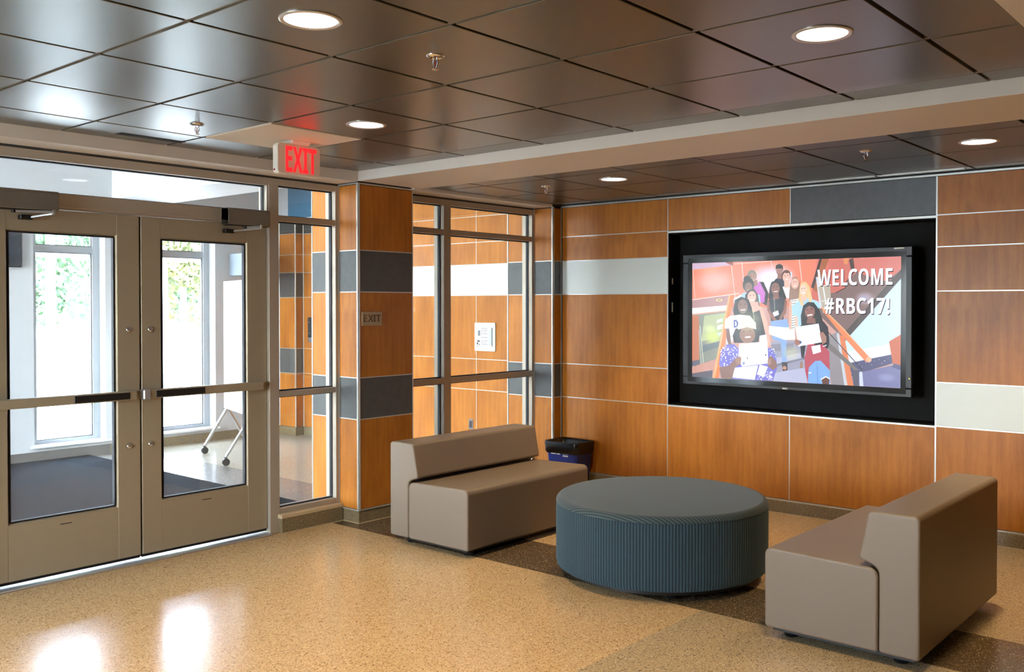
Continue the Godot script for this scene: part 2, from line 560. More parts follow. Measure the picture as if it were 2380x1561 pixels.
func build_columns() -> void:
	var c := struct("column", "square column clad in orange veneer with two slate bands, beside the entrance", "column")
	slabs(c, "column_core", M.backing, [[-5.873, -5.362, 0, 3.25, -4.851, -4.347]])
	panels_x(c, [-4.857, -4.341], ["ososo"], -5.35, COLUMN_ROWS)
	panels_z(c, [-5.566, -5.358], ["ososo"], -4.335, COLUMN_ROWS)
	panels_z(c, [-5.885, -5.692], ["ososo"], -4.335, [0.1, 0.752, 1.052, 1.672, 1.972, 2.75])
	for r in range(1, 5):
		strip_hx(c, -4.857, -4.341, COLUMN_ROWS[r], -5.35)
		strip_h(c, -5.566, -5.358, COLUMN_ROWS[r], -4.335)
		strip_h(c, -5.885, -5.692, COLUMN_ROWS[r], -4.335)
	slab(c, "corner_trim", M.strip, -5.366, -5.349, 0.1, 2.455, -4.342, -4.331, 0.003)
	slab(c, "corner_trim", M.strip, -5.354, -5.347, 0.1, 2.455, -4.353, -4.342, 0.003)
	slab(c, "corner_trim", M.strip, -5.36, -5.348, 0.1, 2.455, -4.863, -4.856, 0.002)
	slab(c, "corner_trim", M.strip, -5.895, -5.883, 0.1, 2.75, -4.342, -4.332, 0.002)
	slab(c, "edge_trim", M.strip, -5.571, -5.564, 0.1, 2.445, -4.338, -4.333)
	slab(c, "top_trim", M.strip, -5.358, -5.345, 2.445, 2.456, -4.86, -4.333)
	slab(c, "top_trim", M.strip, -5.57, -5.35, 2.445, 2.456, -4.345, -4.331)
	slab(c, "bottom_trim", M.strip, -5.358, -5.345, 0.092, 0.1, -4.86, -4.333)
	slab(c, "bottom_trim", M.strip, -5.57, -5.35, 0.092, 0.1, -4.345, -4.331)
	slab(c, "base_block", M.terrazzo_base, -5.885, -5.355, 0, 0.092, -4.86, -4.34, 0.003)
	slab(c, "sealant_line", M.stone_cap, -5.57, -5.352, 0, 0.004, -4.34, -4.336)
	slab(c, "sealant_line", M.stone_cap, -5.355, -5.351, 0, 0.004, -4.86, -4.336)
	var p := struct("wall_pilaster", "narrow veneer pilaster with slate bands in the corner between window and screen wall", "wall")
	slabs(p, "pilaster_core", M.backing, [[-5.848, -5.322, 0, 3.25, -6.62, -6.509]])
	panels_x(p, [-6.612, -6.503], ["ososo"], -5.31, COLUMN_ROWS)
	panels_z(p, [-5.527, -5.318], ["ososo"], -6.497, COLUMN_ROWS)
	panels_z(p, [-5.846, -5.652], ["ososo"], -6.497, [0.1, 0.752, 1.052, 1.672, 1.972, 2.75])
	for r in range(1, 5):
		strip_hx(p, -6.612, -6.503, COLUMN_ROWS[r], -5.31)
		strip_h(p, -5.527, -5.318, COLUMN_ROWS[r], -6.497)
		strip_h(p, -5.846, -5.652, COLUMN_ROWS[r], -6.497)
	slab(p, "corner_trim", M.strip, -5.326, -5.309, 0.1, 2.455, -6.504, -6.493, 0.003)
	slab(p, "corner_trim", M.strip, -5.314, -5.307, 0.1, 2.455, -6.514, -6.504, 0.003)
	slab(p, "corner_trim", M.strip, -5.316, -5.306, 0.1, 2.455, -6.62, -6.611, 0.002)
	slab(p, "corner_trim", M.strip, -5.858, -5.845, 0.1, 2.75, -6.504, -6.494, 0.002)
	slab(p, "edge_trim", M.strip, -5.532, -5.525, 0.1, 2.445, -6.5, -6.495)
	slab(p, "base_block", M.terrazzo_base, -5.848, -5.312, 0, 0.094, -6.62, -6.5, 0.003)

func build_entrance_wall() -> void:
	var w := struct("wall_left", "painted bulkhead wall above the entrance doors", "wall")
	slab(w, "bulkhead", M.paint, -5.75, -5.35, 2.462, 3.25, -4.335, 1.8)
	slab(w, "bulkhead", M.paint, -5.75, -5.325, 2.452, 3.25, -6.62, -4.856)
	slab(w, "wall_panel", M.paint, -5.75, -5.57, 0, 2.462, -1.915, 1.8)
	slab(w, "shadow_gap", M.backing, -5.66, -5.58, 2.445, 2.463, -4.335, -1.9)
	slab(w, "shadow_gap", M.backing, -5.66, -5.54, 2.436, 2.453, -6.5, -4.86)
	var b := struct("trim_1", "painted ceiling beam between the lobby and the lounge alcove", "beam")
	slab(b, "beam_run", M.paint, -5.35, 7.0, 2.466, 2.75, -4.94, -4.335, 0.002)
	var c := struct("trim_2", "painted ceiling beam crossing the lobby on the right", "beam")
	slab(c, "beam_run", M.paint, -0.757, -0.1, 2.466, 2.75, -4.335, 1.8, 0.002)

func build_other_walls() -> void:
	var r := struct("unseen_wall_right", "plain dark wall out of view on the right, kept dark to limit bounce light", "wall")
	slab(r, "wall_panel", M.unseen_wall_dark, 7.0, 7.2, 0, 3.25, -6.92, 2.05)  # out of view; dark so that little light bounces onto the entrance side
	var f := struct("unseen_wall_front", "plain wall out of view behind the camera, holding the window that lights the lobby", "wall")
	slabs(f, "wall_panel", M.paint, [[-5.75, -5.05, 0, 3.25, 1.8, 2.05], [-2.85, 7.2, 0, 3.25, 1.8, 2.05], [-5.05, -2.85, 0, 0.75, 1.8, 2.05], [-5.05, -2.85, 2.15, 3.25, 1.8, 2.05]])  # unseen wall, set close so its window lights the lobby
	var g := struct("window_7", "mullioned window out of view behind the camera, placed to light the screen wall", "window")  # out of view; placed and sized to bring cool daylight onto the alcove
	for i in 3:
		var x := -5.05 + 1.1 * i
		slab(g, "mullion", M.frame, x - (0.03 if i > 0 else 0.0), x + (0.03 if i < 2 else 0.0), 0.75, 2.15, 1.85, 1.97)
		if i < 2: slab(g, "pane", M.glass, x + 0.03, x + 1.07, 0.75, 2.15, 1.9, 1.906)
	var t := struct("roof", "unseen flat roof slab keeping sun and sky out of lobby and vestibule", "roof")
	slab(t, "unseen_roof_slab", M.plenum, -10.3, 7.25, 3.25, 3.45, -7.25, 2.1)  # unseen; closes the building so no sun enters from above

const GRID_X := [-5.35, -4.92, -4.26, -3.598, -2.95, -2.298, -1.705, -1.115, -0.757]
const GRID_Z := [-4.225, -4.135, -3.497, -2.878, -2.268, -1.675, -1.06, -0.445, 0.17, 0.785, 1.4, 1.8]

func ceiling_tile(c: Node3D, mat_: Material, called: String, x0: float, x1: float, y: float, z0: float, z1: float) -> void:
	slab(c, called, mat_, x0 + 0.009, x1 - 0.009, y, y + 0.022, z0 + 0.009, z1 - 0.009, 0.002)

func build_ceiling() -> void:
	var c := struct("ceiling", "dark metal tile ceiling with open joints over lobby and alcove", "ceiling")
	var y := 2.53
	for i in GRID_X.size() - 1:
		for k in GRID_Z.size() - 1:
			var plain: bool = i == 1 and k == 2
			if k == 0:
				ceiling_tile(c, M.tile, "edge_tile", GRID_X[i], GRID_X[i + 1], y + 0.004, -4.335, GRID_Z[1])
			else:
				ceiling_tile(c, M.tile_plain if plain else M.tile, "plain_tile" if plain else "ceiling_tile", GRID_X[i], GRID_X[i + 1], y - (0.004 if plain else 0.0), GRID_Z[k], GRID_Z[k + 1])
	for k in range(1, GRID_Z.size() - 1): slab(c, "grid_rail", M.rail, -5.35, -0.757, y + 0.006, y + 0.03, GRID_Z[k] - 0.012, GRID_Z[k] + 0.012)
	for i in range(1, GRID_X.size() - 1): slab(c, "grid_rail", M.plenum, GRID_X[i] - 0.012, GRID_X[i] + 0.012, y + 0.024, y + 0.04, -4.335, 1.8)
	slab(c, "grid_rail", M.tile, -1.155, -1.075, y + 0.02, y + 0.03, -4.335, 1.8)
	slab(c, "ceiling_field", M.tile, -0.1, 7.0, y, y + 0.1, -4.335, 1.8)  # out of view; dark tile surface here keeps bounce light down
	slab(c, "ceiling_field", M.tile, 3.2, 7.0, 2.475, 2.55, -6.62, -4.94)
	# the alcove
	var ya := 2.475
	var xs := [-5.325, -4.89, -4.25, -3.60, -2.985, -2.385, -1.79, -1.155, -0.52, 0.1, 0.72, 1.34, 1.96, 2.58, 3.2]
	var zs := [-6.62, -6.455, -5.795, -5.175, -4.94]
	for i in xs.size() - 1:
		for k in zs.size() - 1: ceiling_tile(c, M.tile, "ceiling_tile", xs[i], xs[i + 1], ya, zs[k] + (0.03 if k == 0 else 0.0), zs[k + 1])
	for k in range(1, 4): slab(c, "grid_rail", M.rail, -5.325, 3.2, ya + 0.006, ya + 0.03, zs[k] - 0.012, zs[k] + 0.012)
	for i in range(1, xs.size() - 1): slab(c, "grid_rail", M.plenum, xs[i] - 0.012, xs[i] + 0.012, ya + 0.024, ya + 0.04, -6.62, -4.94)

# ------------------------------------------------------------------ glazing
func pane_x(parent: Node3D, x: float, y0: float, y1: float, z0: float, z1: float) -> void:
	slab(parent, "pane", M.glass, x - 0.003, x + 0.003, y0 + 0.004, y1 - 0.004, z0 + 0.004, z1 - 0.004)
	slabs(parent, "gasket", M.gasket, [[x - 0.014, x + 0.014, y0, y0 + 0.007, z0, z1], [x - 0.014, x + 0.014, y1 - 0.007, y1, z0, z1], [x - 0.014, x + 0.014, y0 + 0.007, y1 - 0.007, z0, z0 + 0.007], [x - 0.014, x + 0.014, y0 + 0.007, y1 - 0.007, z1 - 0.007, z1]])

func build_windows() -> void:
	var b := 0.002
	var w := struct("window_1", "narrow three-light sidelight between the entrance doors and the veneer column", "window")
	slab(w, "mullion", M.frame, -5.69, -5.57, 0, 2.447, -3.823, -3.745, b)
	slab(w, "jamb", M.frame, -5.69, -5.57, 0.13, 2.447, -4.335, -4.306, b)
	for r in [[0.125, 0.165], [0.939, 0.978], [2.156, 2.195], [2.405, 2.447]]: slab(w, "rail", M.frame, -5.69, -5.572, r[0], r[1], -4.306, -3.823, b)
	for r in [[0.165, 0.939], [0.978, 2.156], [2.195, 2.405]]: pane_x(w, -5.626, r[0], r[1], -4.306, -3.823)
	slab(w, "curb", M.terrazzo_base, -5.72, -5.528, 0, 0.1, -4.335, -3.812, 0.004)
	slab(w, "sill_cap", M.stone_cap, -5.72, -5.525, 0.1, 0.128, -4.335, -3.806, 0.004)
	slab(w, "sealant_line", M.stone_cap, -5.528, -5.524, 0, 0.004, -4.335, -3.808)
	var t := struct("window_3", "long transom light over the entrance doors", "window")
	slab(t, "head_rail", M.frame, -5.69, -5.57, 2.395, 2.447, -3.745, -1.915, b)
	slab(t, "door_head", M.frame, -5.69, -5.57, 2.136, 2.214, -3.745, -1.955, b)
	slab(t, "door_stop", M.frame, -5.69, -5.60, 2.124, 2.136, -3.745, -1.955)
	slab(t, "jamb", M.frame, -5.69, -5.57, 0, 2.395, -1.955, -1.915, b)
	slab(t, "glazing_stop", M.frame, -5.60, -5.575, 2.214, 2.395, -3.745, -3.732)
	pane_x(t, -5.626, 2.214, 2.395, -3.732, -1.955)
	var v := struct("window_2", "tall mullioned window behind the left bench, between column and pilaster", "window")
	var x0 := -5.65
	var x1 := -5.53
	slab(v, "head_rail", M.frame, x0, x1, 2.392, 2.438, -6.507, -4.86, b)
	slab(v, "jamb", M.frame, x0, x1, 0.13, 2.392, -6.507, -6.468, b)
	slab(v, "jamb", M.frame, x0, x1, 0.13, 2.392, -4.905, -4.86, b)
	slab(v, "mullion", M.frame, x0, x1, 0.13, 2.392, -5.444, -5.366, b)
	for s in [[-6.468, -5.444], [-5.366, -4.905]]:
		for r in [[0.125, 0.165], [0.935, 0.982], [2.152, 2.193]]: slab(v, "rail", M.frame, x0, x1 - 0.002, r[0], r[1], s[0], s[1], b)
		for r in [[0.165, 0.935], [0.982, 2.152], [2.193, 2.392]]: pane_x(v, -5.586, r[0], r[1], s[0], s[1])
	slab(v, "curb", M.terrazzo_base, -5.69, -5.49, 0, 0.1, -6.497, -4.86, 0.004)
	slab(v, "sill_cap", M.stone_cap, -5.69, -5.487, 0.1, 0.128, -6.497, -4.86, 0.004)

# one leaf of the entrance pair, from z0 (hinge or lock side) to z1
func build_door(called: String, label: String, z0: float, z1: float, g0: float, g1: float, lock_z: float, bar0: float, bar1: float, pad0: float, pad1: float, cap: bool) -> void:
	var d := struct(called, label, "door")
	var x0 := -5.645
	var x1 := -5.60
	slab(d, "stile", M.door, x0, x1, 0.041, 2.121, z0 + 0.003, g0, 0.0015)
	slab(d, "stile", M.door, x0, x1, 0.041, 2.121, g1, z1 - 0.003, 0.0015)
	slab(d, "top_rail", M.door, x0, x1 - 0.0006, 1.999, 2.121, g0, g1)
	slab(d, "bottom_rail", M.door, x0, x1 - 0.0006, 0.041, 0.353, g0, g1)
	var st := begin()   # the sloped glazing bead round the pane
	var xa := x1
	var xb := x1 - 0.02
	var k := 0.012
	var o := [Vector3(xa, 0.353, g0), Vector3(xa, 0.353, g1), Vector3(xa, 1.999, g1), Vector3(xa, 1.999, g0)]
	var q := [Vector3(xb, 0.353 + k, g0 + k), Vector3(xb, 0.353 + k, g1 - k), Vector3(xb, 1.999 - k, g1 - k), Vector3(xb, 1.999 - k, g0 + k)]
	for i in 4:
		var j := (i + 1) % 4
		var n: Vector3 = (o[j] - o[i]).cross(q[i] - o[i]).normalized()
		if n.x < 0: n = -n
		quad(st, o[i], o[j], q[j], q[i], n)
	put(d, "glazing_bead", st.commit(), M.door)
	pane_x(d, -5.622, 0.353 + k, 1.999 - k, g0 + k, g1 - k)
	for y in [1.427, 0.717]:
		var lk := put(d, "lock_cylinder", lathe([Vector2(0, 0.008), Vector2(0.012, 0.008), Vector2(0.017, 0.004), Vector2(0.018, 0)].map(func(p): return p), 20), M.steel, Vector3(x1, y, lock_z))
		lk.rotation = Vector3(0, 0, -PI / 2)
	var pb := slab(d, "push_bar", M.door, x1 + 0.004, x1 + 0.052, 1.003, 1.057, bar0, bar1, 0.005)
	slab(pb, "push_pad", M.black, 0.018, 0.029, -0.021, 0.02, pad0 - (bar0 + bar1) / 2, pad1 - (bar0 + bar1) / 2, 0.004)
	if cap: slab(d, "bar_end_cap", M.alu, x1 + 0.004, x1 + 0.062, 0.999, 1.061, bar1 - 0.004, bar1 + 0.042, 0.006)
	slab(d, "maker_mark", M.gasket, x1 - 0.001, x1 + 0.0005, 0.311, 0.3155, (g0 + g1) / 2 - 0.035, (g0 + g1) / 2 + 0.03)
	if cap: slab(d, "gap_strip", M.gasket, x0 + 0.004, x1 - 0.018, 0.03, 2.121, z1 - 0.004, z1 + 0.009)  # dark strip behind the leaf gap, stops daylight showing through
	slab(d, "door_sweep", M.gasket, x0 + 0.012, x1 - 0.012, 0.022, 0.041, z0 + 0.003, z1 - 0.003)

# the arm operator over a door
func build_operator(label: String, z0: float, z1: float, pivot: Vector3, elbow: Vector3, shoe: Vector3, side: float) -> void:
	var o := thing("door_operator", label, "door operator", Vector3(-5.57, 2.1, (z0 + z1) / 2), 0.0, "door operators over the entrance doors")
	var base := o.position
	var h := (z1 - z0) / 2.0
	put(o, "cover", soft_extrude(rounded([[Vector2(0.0, 0.004), 0.001], [Vector2(0.085, 0.004), 0.004], [Vector2(0.085, 0.098), 0.006], [Vector2(0.078, 0.112), 0.006], [Vector2(0.0, 0.112), 0.001]], 3), z1 - z0, 0.002), M.operator, Vector3(0, 0, h))
	slab(o, "cover_base", M.black, 0.004, 0.075, 0.0, 0.006, -h + 0.01, h - 0.01)
	bar(o, "spindle", M.black, pivot - base + Vector3(0, 0.03, 0), pivot - base - Vector3(0, 0.008, 0), 0.012)
	flat_bar(o, "arm", M.alu, pivot - base, elbow - base, 0.012, 0.018)
	bar(o, "elbow_joint", M.chrome, elbow - base + Vector3(0, 0.012, 0), elbow - base - Vector3(0, 0.016, 0), 0.011)
	flat_bar(o, "arm", M.alu, elbow - base - Vector3(0, 0.01, 0), shoe - base, 0.012, 0.016)
	slab(o, "arm_shoe", M.black, shoe.x - base.x - 0.03, shoe.x - base.x + 0.012, shoe.y - base.y - 0.014, shoe.y - base.y + 0.012, shoe.z - base.z - 0.012, shoe.z - base.z + 0.055, 0.004)

func build_entrance() -> void:
	build_door("door_1", "left leaf of the entrance pair, hinge edge cut by the photo's left border", -2.847, -1.955, -2.706, -2.087, -2.777, -2.80, -1.975, -2.757, -2.427, false)
	build_door("door_2", "right leaf of the entrance pair, next to the narrow sidelight", -3.745, -2.853, -3.594, -2.98, -2.913, -3.69, -2.88, -3.25, -2.92, true)
	build_operator("door operator box over the left entrance leaf, its folded arm pointing to the meeting stiles", -2.325, -1.93, Vector3(-5.52, 2.092, -2.10), Vector3(-5.46, 2.094, -2.285), Vector3(-5.572, 2.066, -2.205), 1.0)
	build_operator("door operator box over the right entrance leaf, touching the sidelight mullion", -3.70, -3.385, Vector3(-5.52, 2.092, -3.53), Vector3(-5.46, 2.098, -3.612), Vector3(-5.572, 2.066, -3.465), 1.0)
# ------------------------------------------------------------------ the vestibule and what lies outside
func build_vestibule() -> void:
	var w := struct("wall_outer", "pale painted outer wall of the vestibule, pierced by two slim windows", "wall")
	var x0 := -10.22
	var x1 := -9.97
	slabs(w, "wall_panel", M.paint_cool, [[x0, x1, 0, 3.25, -7.2, -5.974], [x0, x1, 0, 3.25, -5.254, -4.69], [x0, x1, 0, 3.25, -3.97, 0.75],
		[x0, x1, 0, 0.135, -5.974, -5.254], [x0, x1, 2.56, 3.25, -5.974, -5.254], [x0, x1, 0, 0.135, -4.69, -3.97], [x0, x1, 2.56, 3.25, -4.69, -3.97]])
	slab(w, "rubber_base", M.rubber, x1, x1 + 0.008, 0, 0.1, -4.73, 0.5)
	slab(w, "terrazzo_base", M.terrazzo_base, x1, x1 + 0.012, 0, 0.1, -6.8, -4.74)
	for i in 2:
		var a: float = [-4.69, -5.974][i]
		var b: float = [-3.97, -5.254][i]
		var v := struct("window_%d" % (4 + i), ["slim outer window seen through the left door glass", "slim outer window seen through the right door glass"][i], "window")
		slab(v, "jamb", M.frame_pale, -10.16, -10.10, 0.15, 2.56, a, a + 0.075)
		slab(v, "jamb", M.frame_pale, -10.16, -10.10, 0.15, 2.56, b - 0.075, b)
		slab(v, "rail", M.frame_pale, -10.16, -10.102, 2.124, 2.195, a + 0.075, b - 0.075)
		slab(v, "rail", M.frame_pale, -10.16, -10.102, 0.15, 0.19, a + 0.075, b - 0.075)
		slab(v, "rail", M.frame_pale, -10.16, -10.102, 2.5, 2.56, a + 0.075, b - 0.075)
		pane_x(v, -10.13, 0.19, 2.124, a + 0.075, b - 0.075)
		pane_x(v, -10.13, 2.195, 2.5, a + 0.075, b - 0.075)
		slab(v, "sill", M.paint_white, -10.2, -9.93, 0.135, 0.155, a - 0.04, b + 0.04, 0.003)
		slab(v, "light_shelf", M.paint_white, -10.82, -10.22, 2.105, 2.15, a, b + 0.1)
	var s := struct("wall_side", "vestibule side wall of orange veneer panels with a white band, stepping back at its far end", "wall")
	var rows := [0.1, 0.752, 1.052, 1.672, 1.972, 2.188, 2.44, 2.75]
	slabs(s, "wall_core", M.backing, [[-8.3, -5.75, 0, 3.25, -6.92, -6.632], [-9.584, -8.3, 0, 3.25, -7.2, -6.927], [-10.0, -9.584, 0, 3.25, -7.2, -6.812]])
	panels_z(s, [-8.3, -7.44, -6.375, -5.86], ["ooowooo", "ooowooo", "ooowooo"], -6.62, rows)
	panels_z(s, [-9.57, -8.3], ["oooooo"], -6.915, rows)
	panels_z(s, [-9.895, -9.575], ["ososoo"], -6.80, rows)
	panels_x(s, [-6.915, -6.80], ["ososoo"], -9.57, rows)
	for y in rows.slice(1):
		strip_h(s, -8.3, -5.86, y, -6.62)
		strip_h(s, -9.57, -8.3, y, -6.915)
		strip_h(s, -9.895, -9.58, y, -6.80)
		strip_hx(s, -6.915, -6.80, y, -9.57)
	strip_v(s, -6.375, 0.1, 2.75, -6.62, 0.003)
	strip_v(s, -7.44, 0.1, 2.75, -6.62, 0.003)
	slab(s, "corner_trim", M.strip, -9.58, -9.566, 0.1, 2.6, -6.81, -6.795, 0.003)
	slab(s, "corner_trim", M.strip, -9.575, -9.56, 0.1, 2.6, -6.92, -6.908, 0.003)
	slab(s, "corner_trim", M.strip, -9.91, -9.893, 0.1, 2.6, -6.81, -6.796, 0.003)
	slab(s, "terrazzo_base", M.terrazzo_base, -9.97, -9.565, 0, 0.1, -6.9, -6.795)
	slab(s, "terrazzo_base", M.terrazzo_base, -9.57, -8.29, 0, 0.1, -7.0, -6.91)
	slab(s, "terrazzo_base", M.terrazzo_base, -8.3, -5.86, 0, 0.1, -6.75, -6.612)
	slab(s, "upper_panel", M.paint_cool, -9.97, -9.70, 2.62, 3.25, -7.0, -6.79)
	slab(s, "upper_panel", M.blue_paint, -9.70, -8.3, 2.62, 3.25, -7.0, -6.79)
	slab(s, "upper_panel", M.paint_cool, -8.3, -5.75, 2.76, 3.25, -6.7, -6.61)
	slab(s, "soffit_edge", M.paint_white, -9.97, -8.3, 2.585, 2.62, -7.0, -6.785)
	var k := struct("trim_3", "white dropped beam under the vestibule ceiling", "beam")
	slab(k, "beam_run", M.paint_white, -9.97, -5.75, 2.705, 3.25, -5.38, -4.77)
	var c := struct("unseen_wall_end", "unseen end wall of the vestibule, its large window placed to light the vestibule", "wall")
	slabs(c, "wall_panel", M.paint_cool, [[-10.22, -9.7, 0, 3.25, 0.5, 0.75], [-6.0, -5.75, 0, 3.25, 0.5, 0.75], [-9.7, -6.0, 0, 0.05, 0.5, 0.75], [-9.7, -6.0, 3.05, 3.25, 0.5, 0.75]])
	slab(c, "pane", M.glass, -9.7, -6.0, 0.05, 3.05, 0.6, 0.606)  # unseen glazing, placed to bring strong daylight onto the vestibule walls
	slab(c, "mullion", M.frame_pale, -7.88, -7.82, 0.05, 3.05, 0.57, 0.64)
	var ce := struct("ceiling_001", "white plaster ceiling of the vestibule", "ceiling")
	slab(ce, "ceiling_field", M.paint_white, -9.97, -5.75, 3.18, 3.25, -6.8, 0.5)

	# the mat, a standing panel and the folded table
	var m := thing("entry_mat", "blue-grey ribbed carpet mat covering the vestibule floor inside the doors", "floor mat", Vector3(-7.85, 0.0, -2.1))
	slab(m, "carpet", M.carpet, -2.11, 2.12, 0.0, 0.012, -2.4, 2.4, 0.004)
	var p := thing("standing_panel", "slim white upright panel, only its edge showing beside the left outer window", "display panel", Vector3(-9.42, 0, -4.62))
	slab(p, "board", M.white_plastic, -0.012, 0.012, 0.02, 1.46, -0.1, 0.1, 0.003)
	slab(p, "foot", M.white_plastic, -0.08, 0.08, 0.0, 0.02, -0.09, 0.09, 0.003)
	build_flip_table()
	var b := thing("wall_monitor", "dark screen on the vestibule wall, cut by the left door's glazing edge", "monitor", Vector3(-9.97, 2.25, -3.6))
	slab(b, "housing", M.black, 0.0, 0.06, -0.30, 0.32, -0.25, 0.3, 0.01)
	slab(b, "screen", M.slate_dark, 0.058, 0.064, -0.28, 0.30, -0.23, 0.28, 0.003)
	var u := thing("wall_camera", "grey box unit bracketed high on the vestibule wall beside the right outer window", "camera", Vector3(-9.97, 2.05, -6.22))
	slab(u, "housing", M.grey_plastic, 0.06, 0.36, -0.13, 0.13, -0.08, 0.1, 0.006)
	slab(u, "bracket", M.grey_plastic, 0.36, 0.55, -0.23, 0.30, -0.02, 0.12, 0.006)
	slab(u, "wall_arm", M.grey_plastic, 0.0, 0.07, -0.03, 0.03, -0.03, 0.03, 0.003)
	build_intercom()
	var q := thing("wall_outlet", "small steel outlet plate low on the vestibule wall, just above the left bench", "outlet", Vector3(-6.447, 0.41, -6.62))
	slab(q, "cover_plate", M.steel, -0.03, 0.03, -0.05, 0.05, 0.0, 0.006, 0.002)
	slab(q, "socket", M.black, -0.016, 0.016, -0.032, 0.032, 0.005, 0.009, 0.002)
	var r := thing("call_panel", "black wall control panel with a steel plate below, seen through the sidelight", "control panel", Vector3(-9.415, 1.28, -6.915))
	slab(r, "face_plate", M.black, -0.055, 0.055, -0.09, 0.15, 0.0, 0.012, 0.003)
	for y in [0.09, -0.04]: slab(r, "indicator", M.white_plastic, -0.033, -0.025, y - 0.004, y + 0.004, 0.011, 0.014)
	slab(r, "steel_plate", M.steel, -0.05, 0.055, -0.15, -0.09, 0.0, 0.014, 0.003)

func build_flip_table() -> void:
	var t := thing("flip_table", "white table tilted up on end, standing on angled steel legs with black casters", "table", Vector3(-8.65, 0, -5.42), -0.298)
	var o := t.transform.affine_inverse()
	var a := o * Vector3(-9.07, 0.475, -5.55)
	var b := o * Vector3(-8.22, 0.475, -5.29)
	slab(t, "tabletop", M.white_top, a.x - 0.01, b.x + 0.02, 0.475, 1.83, -0.013, 0.013, 0.005)
	bar(t, "crossbar", M.steel, Vector3(a.x + 0.02, 0.48, -0.03), Vector3(b.x, 0.48, -0.03), 0.016)
	for s in [[a, Vector3(-9.148, 0, -5.35)], [a, Vector3(-8.99, 0, -5.765)], [b, Vector3(-8.3, 0, -5.08)], [b, Vector3(-8.14, 0, -5.5)]]:
		var foot: Vector3 = o * s[1]
		var top: Vector3 = Vector3(s[0].x, 0.475, -0.02)
		var leg := bar(t, "leg", M.steel, top, foot + Vector3(0, 0.085, 0), 0.016)
		var st := begin()
		add_bar(st, foot + Vector3(-0.014, 0.036, 0), foot + Vector3(0.014, 0.036, 0), 0.036, 0.036, 18)
		add_bar(st, foot + Vector3(0.0, 0.04, 0.0), foot + Vector3(0.0, 0.09, 0.0), 0.012, 0.016, 10)
		put(leg, "caster", st.commit(), M.black)

func build_intercom() -> void:
	var p := thing("intercom", "pale steel entry intercom panel with rows of buttons on the vestibule's veneer wall", "intercom", Vector3(-6.25, 1.27, -6.62))
	put(p, "face_plate", plate(round_rect(0.274, 0.276, 0.012), 0.014, 0.004), M.pale_steel, Vector3(0, 0, 0.014))
	put(p, "raised_panel", plate(round_rect(0.215, 0.19, 0.02), 0.008, 0.004), M.pale_steel, Vector3(0, -0.005, 0.02))
	slab(p, "directory_window", M.pale_blue, 0.058, 0.097, -0.078, 0.072, 0.018, 0.023, 0.002)
	slab(p, "window_edge", M.black, 0.1, 0.103, -0.085, 0.09, 0.018, 0.024)
	slab(p, "speaker_grille", M.grey_plastic, -0.085, -0.055, 0.01, 0.062, 0.018, 0.022, 0.002)
	for r in 8:
		for k in 4:
			var y: float = [0.082, 0.064, 0.047, 0.03, -0.005, -0.037, -0.054, -0.07][r]
			if (r == 2 or r == 6) and k % 2 == 1: continue
			var b := put(p, "button", M.button_mesh, M.grey_plastic, Vector3(-0.03 + 0.021 * k, y, 0.02))
			b.rotation.x = PI / 2
	# the printed pictograms: an eye-shaped mark, a key and an arrow-like mark
	var st := begin()
	add_box(st, Vector3(-0.094, -0.044, 0.0195), Vector3(-0.06, -0.036, 0.0205))
	add_bar(st, Vector3(-0.085, -0.04, 0.0195), Vector3(-0.085, -0.04, 0.0207), 0.008, 0.008, 14)
	add_bar(st, Vector3(-0.068, -0.042, 0.0195), Vector3(-0.068, -0.042, 0.0207), 0.009, 0.009, 14)
	add_bar(st, Vector3(-0.09, -0.062, 0.0195), Vector3(-0.09, -0.062, 0.0207), 0.01, 0.01, 14)
	add_box(st, Vector3(-0.0925, -0.1, 0.0195), Vector3(-0.0875, -0.062, 0.0205))
	add_box(st, Vector3(-0.075, -0.08, 0.0195), Vector3(-0.06, -0.074, 0.0205))
	add_box(st, Vector3(-0.07, -0.08, 0.0195), Vector3(-0.064, -0.062, 0.0205))
	put(p, "pictogram", st.commit(), M.black)

func crown_mesh(seed_: int, count: int, size: float) -> ArrayMesh:
	var g := RandomNumberGenerator.new()
	g.seed = seed_
	var st := begin()
	var lumps := []
	for i in 26: lumps.append([Vector3(g.randf_range(-2.2, 2.2), g.randf_range(0.8, 10.5), g.randf_range(-2.2, 2.2)), g.randf_range(0.9, 1.6)])
	for i in count:
		var l: Array = lumps[g.randi() % lumps.size()]
		var d := Vector3(g.randfn(), g.randfn(), g.randfn()).normalized()
		var p: Vector3 = l[0] + d * l[1] * g.randf_range(0.55, 1.0)
		if p.y < 0.15: continue
		var n := (d + Vector3(g.randfn(), g.randfn(), g.randfn()) * 0.5).normalized()
		var u := n.cross(Vector3(g.randfn(), g.randfn(), g.randfn())).normalized() * size * g.randf_range(0.5, 1.2)
		var v := n.cross(u) * g.randf_range(0.5, 0.9)
		quad(st, p - u, p - v * 0.6, p + u, p + v * 0.6, n)
	return st.commit()

